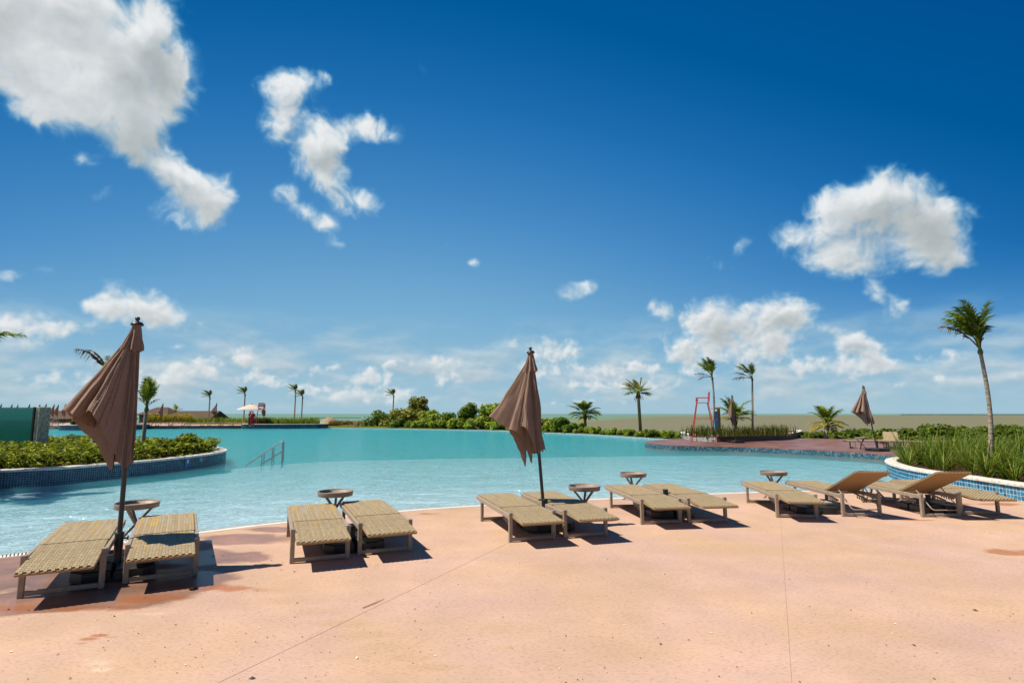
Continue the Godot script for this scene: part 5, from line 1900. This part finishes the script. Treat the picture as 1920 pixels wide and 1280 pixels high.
func greenery() -> void:
	var lime := [Color(0.262, 0.340, 0.039), Color(0.202, 0.293, 0.035), Color(0.340, 0.401, 0.054), Color(0.155, 0.240, 0.030)]
	var deep := [Color(0.103, 0.172, 0.025), Color(0.138, 0.207, 0.031), Color(0.076, 0.138, 0.021), Color(0.180, 0.242, 0.037)]
	var olive := [Color(0.245, 0.254, 0.044), Color(0.204, 0.225, 0.044), Color(0.319, 0.276, 0.073), Color(0.144, 0.181, 0.032)]
	var grp := "bushes beyond the overflow edge"
	bush("olive_tree", "domed olive green tree, tallest crown beyond the pool's overflow edge", "tree", 777, 737, 27, 79, 0.0, olive, 0.42, "", 13)
	bush("round_tree", "dense round dark green tree between lime bushes beyond the overflow edge", "tree", 882, 751, 26, 72, 0.0, deep, 0.36, "", 12)
	bush("round_tree", "bright green tree partly behind the leaning parasol's canopy", "tree", 920, 754, 26, 70, 0.0, lime, 0.36, "", 12)
	for b in [[708, 766, 30, 80, 1, "dark spiky bush at the seaward end above the orange flowers"], [742, 764, 28, 79, 2, "brownish olive bush between dark spiky bush and domed tree"], [812, 766, 30, 76, 0, "lime bush directly below the domed olive tree on its far flank"], [838, 772, 26, 74, 1, ""], [752, 782, 28, 73, 1, ""], [795, 784, 32, 70.5, 0, ""], [832, 786, 30, 69, 0, ""], [862, 783, 26, 67.5, 0, ""], [900, 783, 34, 65.5, 0, ""], [945, 772, 26, 66, 1, ""], [940, 789, 28, 63.2, 0, ""], [985, 782, 24, 60, 2, ""], [1012, 783, 24, 58, 2, ""], [1052, 781, 22, 55.5, 1, ""], [1034, 789, 26, 55.5, 0, ""], [1076, 793, 24, 53.5, 1, ""]]:
		var lb: String = b[5]
		if lb == "":
			lb = ["lime green rounded bush in the mass beyond the overflow edge", "dark green rounded bush in the mass beyond the overflow edge", "olive brown bush in the mass behind the leaning parasol"][b[4]]
		bush("coastal_bush", lb, "bush", b[0], b[1], b[2], b[3], 0.0, [lime, deep, olive][b[4]], 0.32, grp, 9)
	for b in [[1010, 798, 26, 57.2], [1050, 799, 26, 54.6], [1090, 800, 24, 52.4], [1122, 799, 24, 50.6], [1152, 802, 22, 48.4], [1186, 804, 24, 46], [1225, 805, 22, 43.4], [1258, 806, 22, 41.4], [1292, 806, 20, 40.5], [1070, 803, 22, 53], [1140, 806, 20, 49], [1206, 808, 20, 44.5]]:
		bush("low_bush", "low green bush lining the sea beyond the curving overflow edge", "bush", b[0], b[1], b[2], b[3], 0.0, deep if b[0] % 2 else lime, 0.22, "low bushes along the overflow edge", 7)
	for b in [[1480, 807, 26, 41], [1515, 809, 28, 42], [1548, 808, 24, 43], [1585, 806, 28, 41], [1620, 802, 30, 42], [1658, 802, 28, 40], [1700, 800, 30, 42], [1742, 792, 30, 41], [1780, 797, 28, 43], [1815, 803, 28, 40], [1852, 799, 30, 42], [1876, 793, 30, 44], [1915, 797, 34, 41], [1955, 795, 34, 42], [1640, 817, 36, 36], [1720, 817, 40, 35], [1800, 817, 40, 35], [1880, 817, 42, 35], [1560, 814, 34, 38], [1500, 813, 30, 38]]:
		bush("shore_bush", "dense dark green shore bush in the belt between the spit and sea", "bush", b[0], b[1], b[2] * 1.3, b[3], -0.5, [Color(0.1, 0.155, 0.02), Color(0.125, 0.18, 0.024), Color(0.075, 0.12, 0.017), Color(0.16, 0.21, 0.03)], 0.24, "shore bushes behind the spit", 11)
	# hedges and flower beds
	hedge("yellow_hedge", "yellow green leafy hedge before the small gabled building", Vector3(-50, 0.3, -78), Vector3(-44.5, 0.3, -80), 1.35, 1.2, [Color(0.46, 0.4, 0.035), Color(0.34, 0.36, 0.04), Color(0.54, 0.44, 0.035)], false, 360)
	hedge("grass_hedge", "tall dark green grass hedge behind the far loungers", Vector3(-46, 0.3, -81), Vector3(-33, 0.3, -79), 1.0, 1.1, lime, true, 170)
	hedge("grass_hedge", "tall grass hedge growing in the far corner planter", Vector3(-33, 0.4, -72.8), Vector3(-24.6, 0.4, -73), 0.95, 1.6, lime, true, 260)
	hedge("flower_bed", "orange and red flowering bed along the lawn below the dark spiky bush", Vector3(-26, 0.0, -82), Vector3(-12, 0.0, -80), 0.75, 1.6, [Color(0.34, 0.1, 0.03), Color(0.3, 0.16, 0.03), Color(0.14, 0.15, 0.03), Color(0.28, 0.08, 0.03), Color(0.2, 0.2, 0.03)], false, 210, "flower bed")
	var s0 := G(1290, 820.5, 0.5)
	var s1 := G(1482, 817.5, 0.5)
	hedge("spiky_plants", "upright spiky green plants filling the white coped spit planter", Vector3(s0.x + 0.3, 0.55, s0.z), Vector3(s1.x, 0.55, s1.z - 0.4), 0.62, 2.0, [Color(0.06, 0.09, 0.016), Color(0.1, 0.13, 0.022), Color(0.14, 0.13, 0.03), Color(0.04, 0.06, 0.012)], true, 130, "plants")
	# palms
	var b := D(1856, 880, 14.2)
	palm("tall windblown palm with dead frond rising from the bright blue mosaic planter", Vector3(b.x, 0.26, b.z), D(1839, 660, 14.0), 0.056, 0.038, [[150, 84, 1.3, 0, 0.42, 0.1], [172, 80, 1.3, 0, 1.25, 0.3], [190, 74, 1.25, 0, 1.5, 0.45], [20, 84, 1.25, 3, -0.25, 0.25], [100, 82, 1.15, 3, 0.75, 0.3], [185, 55, 1.15, 2, 0.75, 0.65], [60, 84, 0.75, 2, 0.1, 0.6], [250, 82, 1.2, 3, 0.6, 0.25], [350, 76, 0.7, 2, -0.1, 1.3], [140, 86, 0.85, 2, 0.1, 0.4]], Vector3(0.12, 0, 0))
	b = G(1208, 817, -0.5)
	palm("coconut palm with ragged dead skirt standing alone at the overflow edge", Vector3(b.x, -0.6, b.z - 1.5), D(1197, 742, 46), 0.16, 0.12, crown(22, 1.4, 2, 82, 0.3, 0.45, [0, 0, 1, 0]) + crown(8, 0.7, -70, -30, 0.0, 0.4, [2]))
	palm("short coconut palm with yellow lower fronds among the low bushes", Vector3(D(1098, 800, 55).x, -0.6, -55), D(1097, 783, 55), 0.17, 0.13, crown(22, 1.75, 10, 80, 0.0, 0.75, [0, 0, 3]) + crown(6, 1.4, -25, 5, 0.0, 0.6, [1]))
	b = D(1334, 800, 33.0)
	palm("slender windblown palm rising behind the red lifeguard chair on the spit", Vector3(b.x, 0.5, b.z), D(1336, 710, 33.0), 0.06, 0.045, [[180, 60, 1.15, 0, 0.6, 0.3], [150, 72, 1.28, 0, 0.4, 0.2], [120, 80, 1.22, 3, 0.3, 0.2], [210, 66, 1.22, 0, 0.6, 0.3], [20, 82, 1.08, 0, 0.4, 0.2], [250, 74, 1.22, 0, 0.4, 0.2], [190, 25, 1.08, 2, 0.35, 0.5], [170, 5, 0.94, 2, 0.2, 0.6], [100, 60, 1.08, 0, 0.7, 0.4]], Vector3(0.12, 0, 0))
	b = D(1411, 800, 33.5)
	palm("slender palm with brown hanging fronds at the seaward end of the spit planter", Vector3(b.x, 0.5, b.z), D(1411, 712, 33.5), 0.06, 0.045, [[180, 55, 1.28, 0, 0.75, 0.25], [160, 68, 1.22, 0, 0.8, 0.25], [30, 85, 0.94, 3, 0.2, 0.2], [300, 80, 0.81, 3, 0.2, 0.2], [185, 30, 1.15, 2, 0.4, 0.4], [175, 8, 1.22, 2, 0.4, 0.4], [200, 12, 0.94, 2, 0.3, 0.6], [90, 75, 0.94, 0, 0.6, 0.3]])
	palm("young bushy palm behind the folded parasol on the spit", Vector3(D(1378, 800, 34).x, 0.5, -34), D(1378, 792, 34), 0.13, 0.11, crown(18, 1.4, 15, 85, 0.0, 0.8, [3, 0, 0]) + crown(5, 1.1, -10, 15, 0.0, 0.7, [1]))
	palm("young palm with yellow fronds at the back edge of the spit", Vector3(D(1551, 815, 36).x, -0.5, -36.5), D(1551, 803, 36.5), 0.12, 0.1, crown(13, 1.45, 25, 80, 0.0, 0.9, [0, 0, 1]) + crown(8, 1.35, -5, 25, 0.0, 0.7, [1]))
	for p in [[393, 747, 790, 80, "windblown palm at the end of the flat brown roof"], [459, 741, 790, 78, "windblown palm rising behind the open cream parasol"], [554, 736, 790, 80, "taller palm of the twin palms behind the grass hedge"], [567, 746, 790, 79, "shorter palm of the twin palms behind the grass hedge"], [738, 744, 775, 82, "thin palm standing above the bushes beside the domed olive tree"]]:
		var base := D(p[0] - 3, p[2], p[3])
		palm(p[4], Vector3(base.x, -0.2 if p[0] < 700 else -0.6, base.z), D(p[0], p[1], p[3]), 0.1, 0.075, [[180, 45, 1.5, 0, 0.7, 0.35], [150, 65, 1.5, 0, 0.6, 0.3], [210, 60, 1.5, 0, 0.6, 0.3], [90, 70, 1.2, 3, 0.5, 0.4], [270, 70, 1.2, 0, 0.5, 0.4], [0, 80, 1.1, 3, 0.4, 0.3], [185, 20, 1.3, 0, 0.5, 0.6], [120, 40, 1.3, 0, 0.6, 0.5], [240, 35, 1.2, 3, 0.6, 0.5]])
	palm("small yellow topped palm between the two brown roofs", Vector3(D(329, 790, 88).x, 0.2, -88), D(329, 772, 88), 0.09, 0.07, crown(11, 1.1, 15, 80, 0.2, 0.4, [1, 0]))
	b = D(266, 838, 20.8)
	palm("young palm with upright bright green fronds in the dark blue planter", Vector3(b.x, 0.28, b.z), D(274, 768, 20.8), 0.075, 0.05, [[60, 80, 1.05, 0, -0.1, 0.1], [130, 82, 1.1, 0, -0.2, 0.1], [300, 80, 1.05, 0, -0.05, 0.15], [230, 72, 1.0, 0, 0.0, 0.2], [100, 84, 1.1, 0, -0.15, 0.1], [20, 78, 0.95, 0, -0.1, 0.15], [340, 72, 0.9, 0, -0.1, 0.2], [200, 78, 0.9, 0, -0.1, 0.2], [170, 66, 0.75, 0, 0.0, 0.4], [190, 48, 0.7, 0, 0.0, 0.6], [90, 70, 0.8, 0, -0.1, 0.3], [270, 74, 0.9, 0, -0.1, 0.2], [10, 40, 0.6, 0, 0.1, 0.5]])
	b = D(175, 845, 19.5)
	palm("leaning palm hidden behind the upright parasol, its dead frond showing", Vector3(b.x, 0.28, b.z), D(201, 712, 19.3), 0.15, 0.08, [[180, 62, 1.5, 2, 0.9, 0.45], [178, 74, 1.2, 2, 0.9, 0.4], [350, 70, 0.9, 3, 0.0, 0.4], [60, 60, 0.8, 3, 0.0, 0.5], [300, 65, 0.8, 0, 0.0, 0.4], [190, 80, 0.5, 2, 0.1, 0.3]])
	palm("stout palm in the dark blue planter before the glass tank", Vector3(-13.35, 0.28, -12.9), Vector3(-13.25, 2.65, -12.85), 0.14, 0.09, [[8, 40, 1.5, 3, 0.0, 1.2], [325, 42, 1.8, 0, 0.0, 0.6], [45, 45, 1.9, 0, 0.0, 0.6], [95, 50, 2.0, 0, 0.1, 0.6], [150, 55, 2.0, 0, 0.3, 0.5], [200, 50, 2.0, 3, 0.4, 0.5], [260, 48, 2.0, 0, 0.2, 0.6], [300, 70, 2.0, 3, 0.0, 0.5], [60, 74, 2.0, 0, 0.0, 0.5]])

func litter() -> void:
	var mb := MB.new()
	for k in 340:
		var px := rng.randf_range(0, 1920)
		var py := 985.0 + 300.0 * pow(rng.randf(), 0.8)
		if px > 1250 and rng.randf() < 0.65:
			continue
		var g := G(px, py)
		var inside := true
		for e in edge:
			if absf(e.x - g.x) < 0.3 and g.z < e.y + 0.3:
				inside = false
				break
		if not inside:
			continue
		var s := rng.randf_range(0.004, 0.013) * (2.0 if rng.randf() < 0.07 else 1.0)
		var a := rng.randf() * TAU
		var d := Vector3(cos(a), 0, sin(a)) * s
		var w := Vector3(-sin(a), 0, cos(a)) * s * rng.randf_range(0.25, 0.5)
		mb.col = [Color(0.08, 0.045, 0.025), Color(0.16, 0.08, 0.04), Color(0.22, 0.12, 0.06), Color(0.62, 0.55, 0.45)][mini(rng.randi() % 5, 3) if rng.randf() < 0.8 else 0]
		var up := Vector3.UP * (0.003 + s * 0.25)
		g.y = 0.004
		mb.quad(g - d, g + w + up, g + d, g - w + up * 0.4)
	tag(part("leaf_litter", mb, M.weave), "scattered bits of dry leaf and grit on the pink concrete deck", "litter", "", "stuff")
	mb = MB.new()
	var s := thing("dry_stick", "thin dry stick lying along the joint in the pink deck", "stick", G(700, 1132) + Vector3(0, 0.006, 0))
	var q := G(722, 1124) - G(682, 1141)
	mb.tube(PackedVector3Array([-q * 0.5, Vector3(0.01, 0.002, 0), q * 0.5]), PackedFloat32Array([0.003, 0.0035, 0.0015]), 6)
	part("twig", mb, mat(0.26, 0.13, 0.06, 0.9), s)
	mb = MB.new()
	var lf := thing("dark_leaf", "dark dead leaf lying on the deck below the striped lounger", "leaf", G(362, 1105) + Vector3(0, 0.006, 0))
	mb.col = Color(0.035, 0.02, 0.014)
	for k in 6:
		leaf(mb, Vector3.ZERO, Vector3(cos(k * 1.05), 0.15, sin(k * 1.05)).normalized(), 0.05, 0.04, 0.1)
	part("blade", mb, M.leaf, lf)
